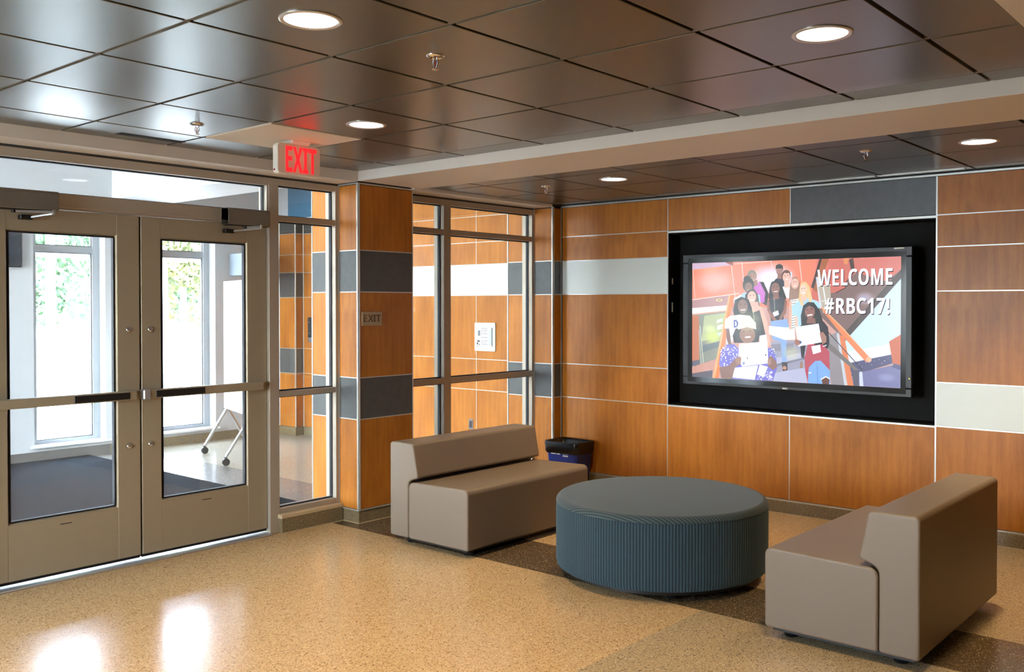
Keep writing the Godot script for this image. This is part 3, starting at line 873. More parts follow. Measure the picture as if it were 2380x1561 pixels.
func build_outside() -> void:
	var g := struct("ground", "sunlit pale paving outside the vestibule", "ground")
	slab(g, "paving", M.concrete, -140, 60, -0.35, -0.05, -110, 70)
	var crowns := [crown_mesh(31, 5200, 0.34), crown_mesh(57, 5200, 0.34)]
	var spots := [[-60.0, -25.6, 0, 0.3], [-60.0, -33.6, 1, 4.2], [-70.0, -29.9, 1, 1.9], [-70.0, -38.4, 0, 3.0]]
	var labels := ["leafy green tree at the paving's edge, seen through the left outer window", "leafy yellow-green tree at the paving's edge, seen through the right outer window",
		"green tree behind the front ones, mostly hidden, left outer window", "green tree behind the front ones, mostly hidden, right outer window"]
	for i in spots.size():
		var s: Array = spots[i]
		var t := thing("tree", labels[i], "tree", Vector3(s[0], -0.05, s[1]), s[3], "trees beyond the paving")
		put(t, "crown", crowns[s[2]], M.leaf_pale if i == 1 else M.leaf)
		bar(t, "trunk", M.bark, Vector3(0, 0, 0), Vector3(0.1, 6.5, 0), 0.26, 0.14)
	var pole := thing("pale_post", "pale slim post on the paving in front of the trees, left outer window", "post", Vector3(-45.0, -0.05, -18.66))  # pale upright band in the window view, built as a plain post
	bar(pole, "shaft", M.paint_white, Vector3.ZERO, Vector3(0, 5.4, 0), 0.22, 0.2)
	put(pole, "foot", lathe([Vector2(0, 0.2), Vector2(0.34, 0.2), Vector2(0.4, 0.0)], 20), M.paint_white)
	var pole2 := thing("pale_post", "pale slim post on the paving in front of the trees, right outer window", "post", Vector3(-45.0, -0.05, -24.2))
	bar(pole2, "shaft", M.paint_white, Vector3.ZERO, Vector3(0, 4.6, 0), 0.16, 0.1)
	put(pole2, "foot", lathe([Vector2(0, 0.2), Vector2(0.24, 0.2), Vector2(0.28, 0.0)], 20), M.paint_white)

# ------------------------------------------------------------------ furniture
func bench_parts(t: Node3D) -> void:
	var length := 1.235
	var seat := rounded([[Vector2(0.18, 0.05), 0.016], [Vector2(0.72, 0.05), 0.016], [Vector2(0.722, 0.432), 0.038], [Vector2(0.18, 0.42), 0.045]], 5)
	put(t, "seat", soft_extrude(seat, length, 0.012), M.vinyl)
	var back := rounded([[Vector2(0.0, 0.05), 0.016], [Vector2(0.176, 0.05), 0.016], [Vector2(0.176, 0.424), 0.05], [Vector2(0.268, 0.452), 0.016], [Vector2(0.222, 0.672), 0.022], [Vector2(0.0, 0.672), 0.025]], 5)
	put(t, "backrest", soft_extrude(back, length, 0.012), M.vinyl)
	slab(t, "underframe", M.black, 0.03, 0.69, 0.034, 0.052, -length + 0.03, -0.03)
	for x in [0.11, 0.63]:
		for z in [-0.1, -length + 0.1]: put(t, "foot", lathe([Vector2(0, 0.036), Vector2(0.034, 0.036), Vector2(0.034, 0.006), Vector2(0.028, 0.0), Vector2(0, 0.0)], 20), M.black, Vector3(x, 0, z))

func build_benches() -> void:
	var a := thing("bench", "taupe vinyl lounge bench facing right, before the tall window, left of the ottoman", "bench", Vector3(-4.79, 0, -4.145), 0.0, "taupe lounge benches facing the ottoman")
	bench_parts(a)
	var b := thing("bench", "taupe vinyl lounge bench turned to show its back, right of the ottoman", "bench", Vector3(-1.322, 0, -5.323), PI, "taupe lounge benches facing the ottoman")
	bench_parts(b)

func build_ottoman() -> void:
	var t := thing("ottoman", "large round ottoman in teal ribbed fabric, between the two benches", "ottoman", Vector3(-3.016, 0, -4.70))
	var r := 0.62
	# the side band: true ribs, each a shallow arch between dark grooves
	var st := begin()
	var ribs := 224
	var heights := [[0.058, -0.02], [0.066, -0.006], [0.09, 0.0], [0.39, 0.0], [0.425, -0.002]]
	for i in ribs:
		for k in 4:
			for j in heights.size() - 1:
				var p := []
				var n := []
				for q in [[k, j], [k + 1, j], [k + 1, j + 1], [k, j + 1]]:
					var f: float = q[0] / 4.0
					var ang := TAU * (i + f) / ribs
					var hh: Array = heights[q[1]]
					var rr: float = r + hh[1] + 0.0035 * (1.0 - pow(2.0 * f - 1.0, 2.0)) - 0.0035
					p.append(Vector3(cos(ang) * rr, hh[0], sin(ang) * rr))
					var tilt := (f - 0.5) * 1.4
					n.append(Vector3(cos(ang + tilt), -0.6 if q[1] == 0 else 0.0, sin(ang + tilt)).normalized())
				var cols := []
				for q in [k, k + 1, k + 1, k]: cols.append(rgb(20, 24, 44).srgb_to_linear() if q == 0 or q == 4 else rgb(40, 68, 76).srgb_to_linear())
				for o in [[0, 1, 2], [0, 2, 3]]:
					var face: Vector3 = (p[o[1]] - p[o[0]]).cross(p[o[2]] - p[o[0]])
					var order: Array = [o[0], o[2], o[1]] if face.dot(n[0]) > 0.0 else o
					for v in order:
						st.set_normal(n[v])
						st.set_color(cols[v])
						st.add_vertex(p[v])
	put(t, "side_cover", st.commit(), M.rib_side)
	# the top cover runs over the rounded rim down to the seam; its ribs run straight across
	var tp := begin()
	var prof := []
	prof.append([r - 0.002, 0.424])
	for k in 9:
		var a := PI / 2 * k / 8.0
		prof.append([r - 0.036 + 0.036 * cos(a), 0.426 + 0.034 * sin(a)])
	for k in range(1, 7): prof.append([(r - 0.036) * (1.0 - k / 6.0), 0.46 + 0.004 * sin(PI / 2 * k / 6.0)])
	var segs := 120
	for j in prof.size() - 1:
		for k in segs:
			var p := []
			var n := []
			var uv := []
			for q in [[j, k], [j, k + 1], [j + 1, k + 1], [j + 1, k]]:
				var ang: float = TAU * q[1] / segs
				var e: Array = prof[q[0]]
				p.append(Vector3(cos(ang) * e[0], e[1], sin(ang) * e[0]))
				var lift := clampf((e[1] - 0.426) / 0.034, 0.0, 1.0)
				var out := cos(asin(lift))
				n.append(Vector3(cos(ang) * out, lift, sin(ang) * out).normalized())
				# cloth length across the ribs: down the rim the cloth keeps its measure
				var reach: float = e[0] if q[0] > 9 else r - 0.036 + 0.036 * (PI / 2 * (9 - q[0]) / 8.0) if q[0] > 0 else r + 0.022
				uv.append(Vector2(cos(ang) * reach * 4.0, sin(ang) * reach / 0.0174))
			tri(tp, [p[0], p[1], p[2]], [n[0], n[1], n[2]], [uv[0], uv[1], uv[2]])
			tri(tp, [p[0], p[2], p[3]], [n[0], n[2], n[3]], [uv[0], uv[2], uv[3]])
	put(t, "top_cover", tp.commit(), M.rib_top)
	put(t, "plinth", lathe([Vector2(0, 0.034), Vector2(r - 0.05, 0.034), Vector2(r - 0.05, 0.06), Vector2(0, 0.06)], 64), M.black)
	for k in 5:
		var a := TAU * k / 5.0 + 0.9
		put(t, "foot", lathe([Vector2(0, 0.035), Vector2(0.03, 0.035), Vector2(0.03, 0.006), Vector2(0.024, 0.0), Vector2(0, 0.0)], 18), M.black, Vector3(cos(a) * 0.5, 0, sin(a) * 0.5))

# a rounded-rectangle tube through [half width, half depth, height, radius] rings
func add_loft(st: SurfaceTool, rings: Array, wrinkle: FastNoiseLite = null, amount := 0.0) -> void:
	var loops := []
	for r in rings:
		var o := rounded([[Vector2(-r[0], -r[1]), r[3]], [Vector2(r[0], -r[1]), r[3]], [Vector2(r[0], r[1]), r[3]], [Vector2(-r[0], r[1]), r[3]]], 7)
		var pts: Array = []
		var raw: Array = o[0]
		for i in raw.size():
			var a: Vector2 = raw[i]
			var b: Vector2 = raw[(i + 1) % raw.size()]
			var parts := 8 if i % 8 == 7 else 1
			for k in parts:
				var c: Vector2 = a.lerp(b, k / float(parts))
				var p := Vector3(c.x, r[2], c.y)
				if wrinkle:
					var w := wrinkle.get_noise_3d(p.x * 40, p.y * 18, p.z * 40) * amount
					p += Vector3(c.x, 0, c.y).normalized() * w + Vector3(0, wrinkle.get_noise_3d(p.x * 25 + 90, p.y * 9, p.z * 25) * amount * 0.8, 0)
				pts.append(p)
		loops.append(pts)
	st.set_smooth_group(0)
	for j in loops.size() - 1:
		var n: int = loops[j].size()
		for i in n:
			var q := [loops[j][i], loops[j][(i + 1) % n], loops[j + 1][(i + 1) % n], loops[j + 1][i]]
			for o in [0, 1, 2, 0, 2, 3]:
				st.set_uv(Vector2(q[o].x + q[o].z, q[o].y))
				st.add_vertex(q[o])

func build_bin() -> void:
	var at := Vector3(-5.075, 0, -6.44)
	var t := thing("waste_bin", "blue waste bin with white lettering, behind the left bench in the corner", "waste bin", at)
	var st := begin()
	add_loft(st, [[0.14, 0.095, 0.004, 0.03], [0.175, 0.125, 0.372, 0.035], [0.18, 0.13, 0.376, 0.035], [0.18, 0.13, 0.386, 0.035], [0.172, 0.122, 0.386, 0.035], [0.137, 0.092, 0.01, 0.03]])
	st.generate_normals()
	put(t, "bin_body", st.commit(), M.bin_blue)
	slab(t, "bin_bottom", M.bin_blue, -0.13, 0.13, 0.0, 0.01, -0.085, 0.085, 0.004)
	for r in [[-0.11, -0.055, 0.285], [-0.045, -0.012, 0.285], [0.02, 0.075, 0.292], [0.02, 0.075, 0.272]]: slab(t, "printed_mark", M.white_plastic, r[0], r[1], r[2], r[2] + 0.011, 0.1175, 0.121)
	var b := thing("trash_bag", "shiny black plastic liner folded over the rim of the blue waste bin", "trash bag", at)
	var sb := begin()
	var nz := noise(0.06, 77, 3)
	add_loft(sb, [[0.176, 0.127, 0.292, 0.04], [0.187, 0.137, 0.31, 0.045], [0.188, 0.138, 0.35, 0.045], [0.191, 0.141, 0.385, 0.045], [0.187, 0.137, 0.397, 0.045], [0.168, 0.118, 0.392, 0.04], [0.155, 0.108, 0.3, 0.04], [0.145, 0.098, 0.16, 0.035], [0.13, 0.085, 0.03, 0.03], [0.03, 0.02, 0.02, 0.01]], nz, 0.011)
	sb.generate_normals()
	put(b, "liner", sb.commit(), M.bag)

# ------------------------------------------------------------------ fittings
func build_lights() -> void:
	var labels := ["round recessed ceiling light nearest the camera, above the entrance side", "round recessed ceiling light beside the exit sign's white tile", "round recessed ceiling light near the beam crossing on the right",
		"round recessed alcove ceiling light, the one left of the screen", "round recessed alcove ceiling light at right above the white wall band",
		"unseen recessed ceiling light above the camera, lighting the floor on the entrance side", "unseen recessed ceiling light above the camera, lighting the floor by the crossing beam", "unseen recessed ceiling light behind the camera, lighting the middle of the lobby", "unseen recessed alcove ceiling light, lighting the far right of the screen wall"]
	var spots := [[-2.625, 2.53, -1.93], [-3.915, 2.53, -3.23], [-1.375, 2.53, -3.18], [-3.92, 2.475, -5.48], [-1.48, 2.475, -5.51], [-3.92, 2.53, -0.75], [-1.4, 2.53, -0.75], [-2.625, 2.53, 0.48], [0.95, 2.475, -5.48]]  # the last four are out of view, lighting the foreground and alcove
	var ring := lathe([Vector2(0.086, 0.0), Vector2(0.09, -0.004), Vector2(0.1, -0.006), Vector2(0.105, -0.003), Vector2(0.105, 0.0)], 48)
	var disc := lathe([Vector2(0, -0.002), Vector2(0.088, -0.002), Vector2(0.088, 0.0)], 48)
	for i in spots.size():
		var s: Array = spots[i]
		var t := thing("recessed_light", labels[i], "ceiling light", Vector3(s[0], s[1], s[2]), 0.0, "round recessed ceiling lights" if i < 5 else "recessed lights outside the frame")
		put(t, "trim_ring", ring, M.lamp_ring)
		put(t, "diffuser", disc, M.lamp)
		var l := SpotLight3D.new()
		l.name = "lamp_beam"
		l.light_color = Color(1.0, 0.86, 0.66)
		l.light_energy = DOWNLIGHT
		l.spot_range = 20.0
		l.spot_attenuation = 2.0
		l.spot_angle = 54.0
		l.spot_angle_attenuation = 1.0
		l.light_size = 0.085
		l.shadow_enabled = true
		t.add_child(l)
		l.position = Vector3(0, -0.02, 0)
		l.rotation.x = -PI / 2

func build_sprinklers() -> void:
	var labels := ["chrome fire sprinkler with a red bulb, central in the lobby ceiling", "chrome fire sprinkler near the entrance, in the bright ceiling tile", "chrome fire sprinkler in the alcove ceiling above the screen", "chrome fire sprinkler in the alcove ceiling by the tall window"]
	var spots := [[-2.632, 2.53, -2.51], [-4.59, 2.53, -2.65], [-2.075, 2.475, -5.42], [-4.545, 2.475, -5.48]]
	var plate_ := lathe([Vector2(0.036, 0.0), Vector2(0.035, -0.004), Vector2(0.026, -0.009), Vector2(0.014, -0.011), Vector2(0.0, -0.011)], 32)
	var deflector := lathe([Vector2(0.0, -0.056), Vector2(0.012, -0.055), Vector2(0.013, -0.053), Vector2(0.0, -0.053)], 20)
	for i in 4:
		var s: Array = spots[i]
		var t := thing("fire_sprinkler", labels[i], "sprinkler", Vector3(s[0], s[1], s[2]), 0.4 * i, "chrome ceiling sprinklers")
		put(t, "escutcheon", plate_, M.chrome)
		bar(t, "bulb", M.red, Vector3(0, -0.018, 0), Vector3(0, -0.044, 0), 0.0022)
		for k in [-1.0, 1.0]:
			var st := begin()
			add_bar(st, Vector3(0.008 * k, -0.01, 0), Vector3(0.013 * k, -0.028, 0), 0.003, 0.003, 8)
			add_bar(st, Vector3(0.013 * k, -0.028, 0), Vector3(0.003 * k, -0.05, 0), 0.003, 0.003, 8)
			put(t, "frame_arm", st.commit(), M.chrome)
		put(t, "deflector", deflector, M.chrome)

func build_vents() -> void:
	var v := thing("slot_vent", "dark slot diffuser in the lobby ceiling tile above the entrance doors", "air vent", Vector3(-5.16, 2.53, -2.7))
	slab(v, "slot", M.plenum, -0.028, 0.028, -0.002, 0.001, -0.19, 0.19)
	slab(v, "slot_lip", M.rail, -0.034, -0.028, -0.004, 0.001, -0.195, 0.195)
	for i in 2:
		var a := thing("slot_vent", ["linear slot diffuser at the alcove ceiling's edge, left half above the screen", "linear slot diffuser at the alcove ceiling's edge, right half above the screen"][i], "air vent", Vector3(-2.71 + 0.59 * i, 2.475, -6.525), 0.0, "linear diffusers above the screen")
		for z in [-0.022, 0.0, 0.022]: slab(a, "slot_lip", M.strip, -0.285, 0.285, -0.005, 0.0, z - 0.003, z + 0.003)
		for z in [-0.011, 0.011]: slab(a, "slot", M.plenum, -0.285, 0.285, -0.003, -0.0005, z - 0.008, z + 0.008)

func build_signs() -> void:
	var t := thing("exit_sign", "white box sign with red lit EXIT letters hanging from the ceiling", "exit sign", Vector3(-4.60, 2.53, -3.30))
	var box := put(t, "housing", plate(round_rect(0.296, 0.178, 0.025), 0.05, 0.006), M.white_plastic, Vector3(0.0, -0.112, 0.0))
	box.rotation.y = PI / 2
	lettering(t, "letters", "EXIT", M.red_glow, 0.212, 0.148, 0.003, Vector3(0.001, -0.112, -0.012), PI / 2)
	put(t, "ceiling_mount", soft_extrude(rounded([[Vector2(-0.06, -0.024), 0.004], [Vector2(0.01, -0.024), 0.004], [Vector2(0.03, -0.003), 0.003], [Vector2(-0.08, -0.003), 0.003]], 3), 0.13, 0.01), M.white_plastic, Vector3(0, 0, 0.065))
	bar(t, "test_button", M.red, Vector3(-0.03, -0.178, 0.147), Vector3(-0.03, -0.178, 0.153), 0.005)
	var l := OmniLight3D.new()
	l.name = "letter_glow"
	l.light_color = Color(1.0, 0.12, 0.12)
	l.light_energy = 0.004
	l.omni_range = 12.0
	l.omni_attenuation = 2.0
	l.light_size = 0.06
	l.shadow_enabled = true
	t.add_child(l)
	l.position = Vector3(0.08, -0.112, -0.012)
	var p := thing("exit_plaque", "small beige plaque reading EXIT in raised brown letters on the veneer column", "sign", Vector3(-5.35, 1.478, -4.459))
	slab(p, "plaque", M.plaque, 0.0, 0.007, -0.051, 0.051, -0.094, 0.094, 0.002)
	lettering(p, "letters", "EXIT", M.plaque_ink, 0.158, 0.05, 0.002, Vector3(0.008, 0.003, 0.0), PI / 2, 400)

func build_television() -> void:
	var z := -6.60
	var t := thing("television", "large black television in the dark recess, showing a group of people and a welcome message", "television", Vector3(-3.1135, 1.46, z))
	var x0 := -4.031 + 3.1135
	var x1 := -2.196 + 3.1135
	slabs(t, "rear_housing", M.black, [[x0 + 0.01, x1 - 0.01, -0.515, 0.515, -0.12, -0.03]])
	slab(t, "wall_mount", M.black, -0.3, 0.3, -0.2, 0.2, -0.172, -0.12)
	slabs(t, "bezel", M.bezel, [[x0, x1, 0.455, 0.525, -0.06, 0.0], [x0, x1, -0.525, -0.462, -0.06, 0.0], [x0, -0.83, -0.462, 0.455, -0.06, 0.0], [0.84, x1, -0.462, 0.455, -0.06, 0.0]], 0.006)
	slabs(t, "inner_bezel", M.black_gloss, [[-0.866, 0.876, 0.455, 0.492, -0.02, 0.0015], [-0.866, 0.876, -0.5, -0.462, -0.02, 0.0015], [-0.866, -0.83, -0.462, 0.455, -0.02, 0.0015], [0.84, 0.876, -0.462, 0.455, -0.02, 0.0015]])
	var st := begin()
	var a := [Vector3(-0.83, -0.462, -0.004), Vector3(0.84, -0.462, -0.004), Vector3(0.84, 0.455, -0.004), Vector3(-0.83, 0.455, -0.004)]
	var u := [Vector2(0, 1), Vector2(1, 1), Vector2(1, 0), Vector2(0, 0)]
	var n := Vector3(0, 0, 1)
	tri(st, [a[0], a[1], a[2]], [n, n, n], [u[0], u[1], u[2]])
	tri(st, [a[0], a[2], a[3]], [n, n, n], [u[0], u[2], u[3]])
	var m := mat(rgb(8, 8, 10), 0.25)
	m.emission_enabled = true
	m.emission = Color.WHITE
	m.emission_operator = BaseMaterial3D.EMISSION_OP_MULTIPLY
	m.emission_texture = screen_picture()
	m.emission_energy_multiplier = 1.2
	put(t, "screen", st.commit(), m)
	var ink := glow(rgb(236, 236, 248), 1.0)
	var shade := mat(rgb(40, 30, 48), 0.8)
	lettering(t, "welcome_shadow", "WELCOME", shade, 0.55, 0.118, 0.0006, Vector3(0.509, 0.312, -0.0032))
	lettering(t, "welcome_shadow", "#RBC17!", shade, 0.475, 0.118, 0.0006, Vector3(0.527, 0.104, -0.0032))
	lettering(t, "welcome_letters", "WELCOME", ink, 0.55, 0.118, 0.001, Vector3(0.505, 0.318, -0.002))
	lettering(t, "welcome_letters", "#RBC17!", ink, 0.475, 0.118, 0.001, Vector3(0.523, 0.11, -0.002))
	lettering(t, "logo", "NEC", M.white_plastic, 0.042, 0.011, 0.001, Vector3(-0.02, -0.512, 0.0008))
	slab(t, "sticker", M.white_plastic, 0.79, 0.86, 0.507, 0.517, -0.002, 0.001)
	slab(t, "power_light", M.led, 0.897, 0.903, -0.395, -0.388, 0.0, 0.002)
	var l := AreaLight3D.new()
	l.name = "screen_light"
	l.light_color = Color(0.95, 0.85, 1.0)
	l.light_energy = 0.05
	l.area_size = Vector2(1.6, 0.88)
	l.area_range = 15.0
	l.area_attenuation = 2.0
	l.shadow_enabled = true
	t.add_child(l)
	l.position = Vector3(0, 0, 0.02)
	l.rotation.y = PI

# ------------------------------------------------------------------ the photograph shown on the screen, drawn flat in a 1000 x 550 frame
const SCREEN_SCALE := 1.4

func poly(im: Image, c: Color, pts: Array) -> void:
	var lo := 1e9
	var hi := -1e9
	for p in pts:
		lo = minf(lo, p[1])
		hi = maxf(hi, p[1])
	for row in range(maxi(0, int(lo * SCREEN_SCALE)), mini(im.get_height() - 1, int(hi * SCREEN_SCALE)) + 1):
		var y := (row + 0.5) / SCREEN_SCALE
		var xs := []
		for i in pts.size():
			var a: Array = pts[i]
			var b: Array = pts[(i + 1) % pts.size()]
			if (a[1] <= y) != (b[1] <= y): xs.append(a[0] + (y - a[1]) * (b[0] - a[0]) / float(b[1] - a[1]))
		xs.sort()
		for k in range(0, xs.size() - 1, 2):
			var x0 := int(round(xs[k] * SCREEN_SCALE))
			im.fill_rect(Rect2i(x0, row, maxi(0, int(round(xs[k + 1] * SCREEN_SCALE)) - x0), 1), c)

func oval(im: Image, c: Color, x: float, y: float, rx: float, ry: float, turn: float) -> void:
	var pts := []
	for k in 20:
		var v := Vector2(cos(TAU * k / 20.0) * rx, sin(TAU * k / 20.0) * ry).rotated(turn)
		pts.append([x + v.x, y + v.y])
	poly(im, c, pts)

func stroke(im: Image, c: Color, x0: float, y0: float, x1: float, y1: float, wide: float) -> void:
	var d := Vector2(x1 - x0, y1 - y0).normalized() * wide / 2.0
	poly(im, c, [[x0 + d.y, y0 - d.x], [x1 + d.y, y1 - d.x], [x1 - d.y, y1 + d.x], [x0 - d.y, y0 + d.x]])

func haze(im: Image, c: Color, x: float, y: float, rx: float, ry: float, share: float) -> void:
	for py in range(maxi(0, int((y - ry) * SCREEN_SCALE)), mini(im.get_height() - 1, int((y + ry) * SCREEN_SCALE))):
		for px in range(maxi(0, int((x - rx) * SCREEN_SCALE)), mini(im.get_width() - 1, int((x + rx) * SCREEN_SCALE))):
			var t := 1.0 - Vector2((px / SCREEN_SCALE - x) / rx, (py / SCREEN_SCALE - y) / ry).length()
			if t > 0.0: im.set_pixel(px, py, im.get_pixel(px, py).lerp(c, share * smoothstep(0.0, 0.8, t)))

func screen_picture() -> ImageTexture:
	var im := Image.create(1400, 770, false, Image.FORMAT_RGB8)
	im.fill(rgb(196, 150, 140))
	poly(im, rgb(226, 128, 100), [[-4, -8], [660, -9], [634, 212], [-4, 213]])
	haze(im, rgb(250, 205, 205), 121, 90, 128, 75, 0.55)
	haze(im, rgb(225, 222, 250), 415, 81, 145, 85, 0.95)
	haze(im, rgb(235, 235, 255), 443, 108, 104, 71, 0.8)
	haze(im, rgb(245, 170, 120), 90, 28, 91, 34, 0.4)
	poly(im, rgb(196, 166, 190), [[-4, -5], [196, -3], [219, 14], [-4, 32]])
	poly(im, rgb(140, 70, 50), [[174, -1], [219, -1], [222, 14], [215, 16]])
	poly(im, rgb(200, 104, 90), [[634, -10], [1003, -2], [1003, 127], [594, 212], [614, 123]])
	haze(im, rgb(225, 130, 115), 647, 35, 59, 57, 0.5)
	stroke(im, rgb(250, 225, 225), 211, 18, 232, 172, 2.5)
	stroke(im, rgb(250, 230, 235), 265, 2, 280, 139, 2.5)
	stroke(im, rgb(245, 225, 235), 413, 2, 419, 42, 2)
	stroke(im, rgb(250, 225, 220), 549, 0, 562, 97, 2.5)
	stroke(im, rgb(250, 225, 220), -1, 177, 256, 148, 3)
	stroke(im, rgb(250, 220, 210), 4, 33, 15, 171, 2)
	stroke(im, rgb(250, 220, 215), 219, 10, 415, 3, 2)
	poly(im, rgb(172, 128, 128), [[-4, 180], [226, 153], [212, 206], [-4, 221]])
	oval(im, rgb(245, 225, 160), 147, 179, 17, 6, 0)
	oval(im, rgb(120, 90, 70), 147, 179, 11, 3, 0)
	poly(im, rgb(252, 246, 255), [[-4, 218], [203, 203], [198, 229], [-4, 246]])
	poly(im, rgb(190, 140, 110), [[-4, 246], [200, 227], [199, 234], [-4, 254]])
	poly(im, rgb(132, 136, 122), [[-4, 253], [193, 233], [138, 549], [-4, 556]])
	poly(im, rgb(172, 182, 136), [[67, 254], [189, 239], [167, 348], [51, 378]])
	haze(im, rgb(200, 215, 120), 117, 356, 68, 54, 0.9)
	haze(im, rgb(214, 224, 150), 98, 315, 46, 27, 0.6)
	poly(im, rgb(100, 110, 112), [[59, 395], [159, 372], [151, 399], [51, 433]])
	poly(im, rgb(186, 110, 72), [[-4, 254], [37, 253], [40, 471], [-4, 476]])
	poly(im, rgb(96, 92, 104), [[-4, 475], [43, 465], [43, 495], [-4, 498]])
	poly(im, rgb(196, 140, 124), [[-4, 504], [138, 457], [129, 549], [-4, 556]])
	poly(im, rgb(90, 84, 96), [[-4, 535], [113, 513], [110, 550], [-4, 556]])
	stroke(im, rgb(210, 214, 200), 43, 302, 63, 480, 3)
	stroke(im, rgb(210, 214, 200), 37, 323, 51, 488, 2)
	poly(im, rgb(225, 232, 240), [[135, 274], [166, 265], [165, 280], [135, 289]])
	poly(im, rgb(225, 232, 240), [[136, 301], [171, 292], [167, 314], [138, 321]])
	poly(im, rgb(205, 214, 230), [[139, 335], [174, 326], [167, 341], [139, 348]])
	poly(im, rgb(118, 92, 88), [[651, 155], [716, 148], [764, 124], [758, 112], [799, 69], [1003, -2], [1003, 73], [765, 360], [634, 237]])
	poly(im, rgb(200, 106, 94), [[793, -5], [1003, -5], [1003, 55], [932, 102], [793, 57]])
	poly(im, rgb(196, 102, 90), [[719, -1], [799, -5], [793, 63], [758, 115], [764, 127], [716, 149], [661, 148], [634, 123]])
	stroke(im, rgb(52, 34, 34), 793, -5, 801, 57, 3)
	stroke(im, rgb(52, 34, 34), 801, 57, 758, 112, 3)
	stroke(im, rgb(52, 34, 34), 758, 112, 764, 127, 3)
	stroke(im, rgb(52, 34, 34), 764, 127, 716, 150, 3)
	poly(im, rgb(70, 50, 46), [[777, 8], [791, 1], [800, 51], [787, 57]])
	poly(im, rgb(214, 130, 80), [[751, 1], [776, -1], [770, 28], [755, 25]])
	haze(im, rgb(180, 160, 175), 847, 174, 55, 37, 0.8)
	haze(im, rgb(140, 150, 200), 840, 174, 25, 19, 0.6)
	poly(im, rgb(70, 56, 54), [[1003, 49], [1003, 91], [783, 338], [758, 323]])
	poly(im, rgb(196, 220, 250), [[1003, 88], [1004, 325], [953, 356], [957, 383], [727, 430], [765, 354]])
	poly(im, rgb(222, 226, 240), [[957, 365], [961, 413], [717, 469], [720, 430], [739, 411]])
	poly(im, rgb(74, 72, 112), [[717, 468], [962, 410], [970, 446], [847, 488], [759, 523], [717, 512]])
	poly(im, rgb(112, 112, 158), [[847, 486], [1004, 445], [1005, 556], [717, 562], [717, 512], [759, 523]])
	poly(im, rgb(84, 82, 120), [[970, 446], [1004, 451], [1005, 475], [964, 464]])
	poly(im, rgb(190, 92, 52), [[951, 356], [1004, 322], [1004, 454], [966, 446]])
	haze(im, rgb(160, 165, 210), 940, 508, 54, 24, 0.5)
	oval(im, rgb(220, 220, 245), 746, 479, 2, 2, 0)
	oval(im, rgb(220, 220, 245), 778, 484, 2, 2, 0)
	oval(im, rgb(220, 220, 245), 822, 458, 2, 1, 0)
	oval(im, rgb(220, 220, 245), 853, 447, 2, 2, 0)
	oval(im, rgb(220, 220, 245), 878, 456, 2, 1, 0)
	oval(im, rgb(220, 220, 245), 909, 433, 2, 1, 0)
	oval(im, rgb(220, 220, 245), 933, 438, 2, 2, 0)
	oval(im, rgb(220, 220, 245), 946, 426, 1, 1, 0)
	oval(im, rgb(220, 220, 245), 810, 477, 2, 1, 0)
	oval(im, rgb(220, 220, 245), 835, 467, 2, 1, 0)
	oval(im, rgb(220, 220, 245), 921, 448, 2, 1, 0)
	oval(im, rgb(220, 220, 245), 733, 492, 2, 2, 0)
	oval(im, rgb(220, 220, 245), 791, 496, 2, 1, 0)
	oval(im, rgb(220, 220, 245), 891, 440, 1, 1, 0)
	poly(im, rgb(150, 150, 172), [[415, 369], [588, 358], [588, 556], [416, 555]])
	poly(im, rgb(176, 178, 204), [[415, 447], [588, 409], [588, 432], [416, 477]])
	poly(im, rgb(120, 120, 140), [[416, 477], [588, 432], [588, 441], [416, 490]])
	poly(im, rgb(176, 178, 206), [[423, 513], [588, 480], [588, 554], [430, 553]])
	poly(im, rgb(130, 128, 146), [[415, 382], [527, 373], [520, 405], [423, 414]])
	poly(im, rgb(236, 236, 226), [[688, 425], [717, 418], [723, 515], [694, 504]])
	poly(im, rgb(160, 92, 54), [[650, -2], [687, -1], [631, 148], [604, 123]])
	poly(im, rgb(60, 42, 40), [[644, -2], [655, -2], [618, 129], [606, 123]])
	poly(im, rgb(206, 206, 212), [[627, 79], [639, 78], [661, 212], [646, 219]])
	poly(im, rgb(176, 166, 150), [[639, 123], [693, 111], [700, 237], [661, 237]])
	stroke(im, rgb(226, 230, 236), 639, 120, 697, 114, 3)
	stroke(im, rgb(226, 230, 236), 654, 186, 693, 180, 3)
	stroke(im, rgb(226, 230, 236), 661, 123, 681, 234, 5)
	poly(im, rgb(226, 122, 56), [[198, 157], [225, 155], [145, 552], [112, 554]])
	poly(im, rgb(246, 170, 110), [[198, 157], [206, 157], [125, 553], [112, 554]])
	poly(im, rgb(238, 240, 244), [[224, 172], [264, 152], [256, 172], [227, 212]])
	poly(im, rgb(140, 134, 140), [[684, 337], [733, 318], [800, 548], [701, 550], [688, 463]])
	poly(im, rgb(216, 122, 78), [[726, 327], [758, 339], [800, 553], [765, 553]])
	poly(im, rgb(190, 196, 206), [[723, 327], [734, 326], [773, 553], [759, 554]])
	poly(im, rgb(224, 128, 80), [[651, 212], [667, 238], [739, 324], [853, 446], [872, 430], [758, 315], [667, 222]])
	poly(im, rgb(244, 166, 120), [[651, 212], [758, 315], [872, 430], [867, 424], [758, 307], [654, 209]])
	oval(im, rgb(240, 170, 136), 865, 435, 12, 12, 0)
	stroke(im, rgb(34, 30, 36), 687, 323, 834, 476, 3)
	stroke(im, rgb(34, 30, 36), 834, 476, 836, 551, 3)
	poly(im, rgb(110, 104, 104), [[684, 369], [700, 375], [822, 482], [803, 483], [684, 394]])
	poly(im, rgb(200, 206, 226), [[824, 489], [837, 487], [843, 552], [826, 553]])
	poly(im, rgb(80, 78, 96), [[794, 484], [822, 487], [822, 553], [800, 552]])
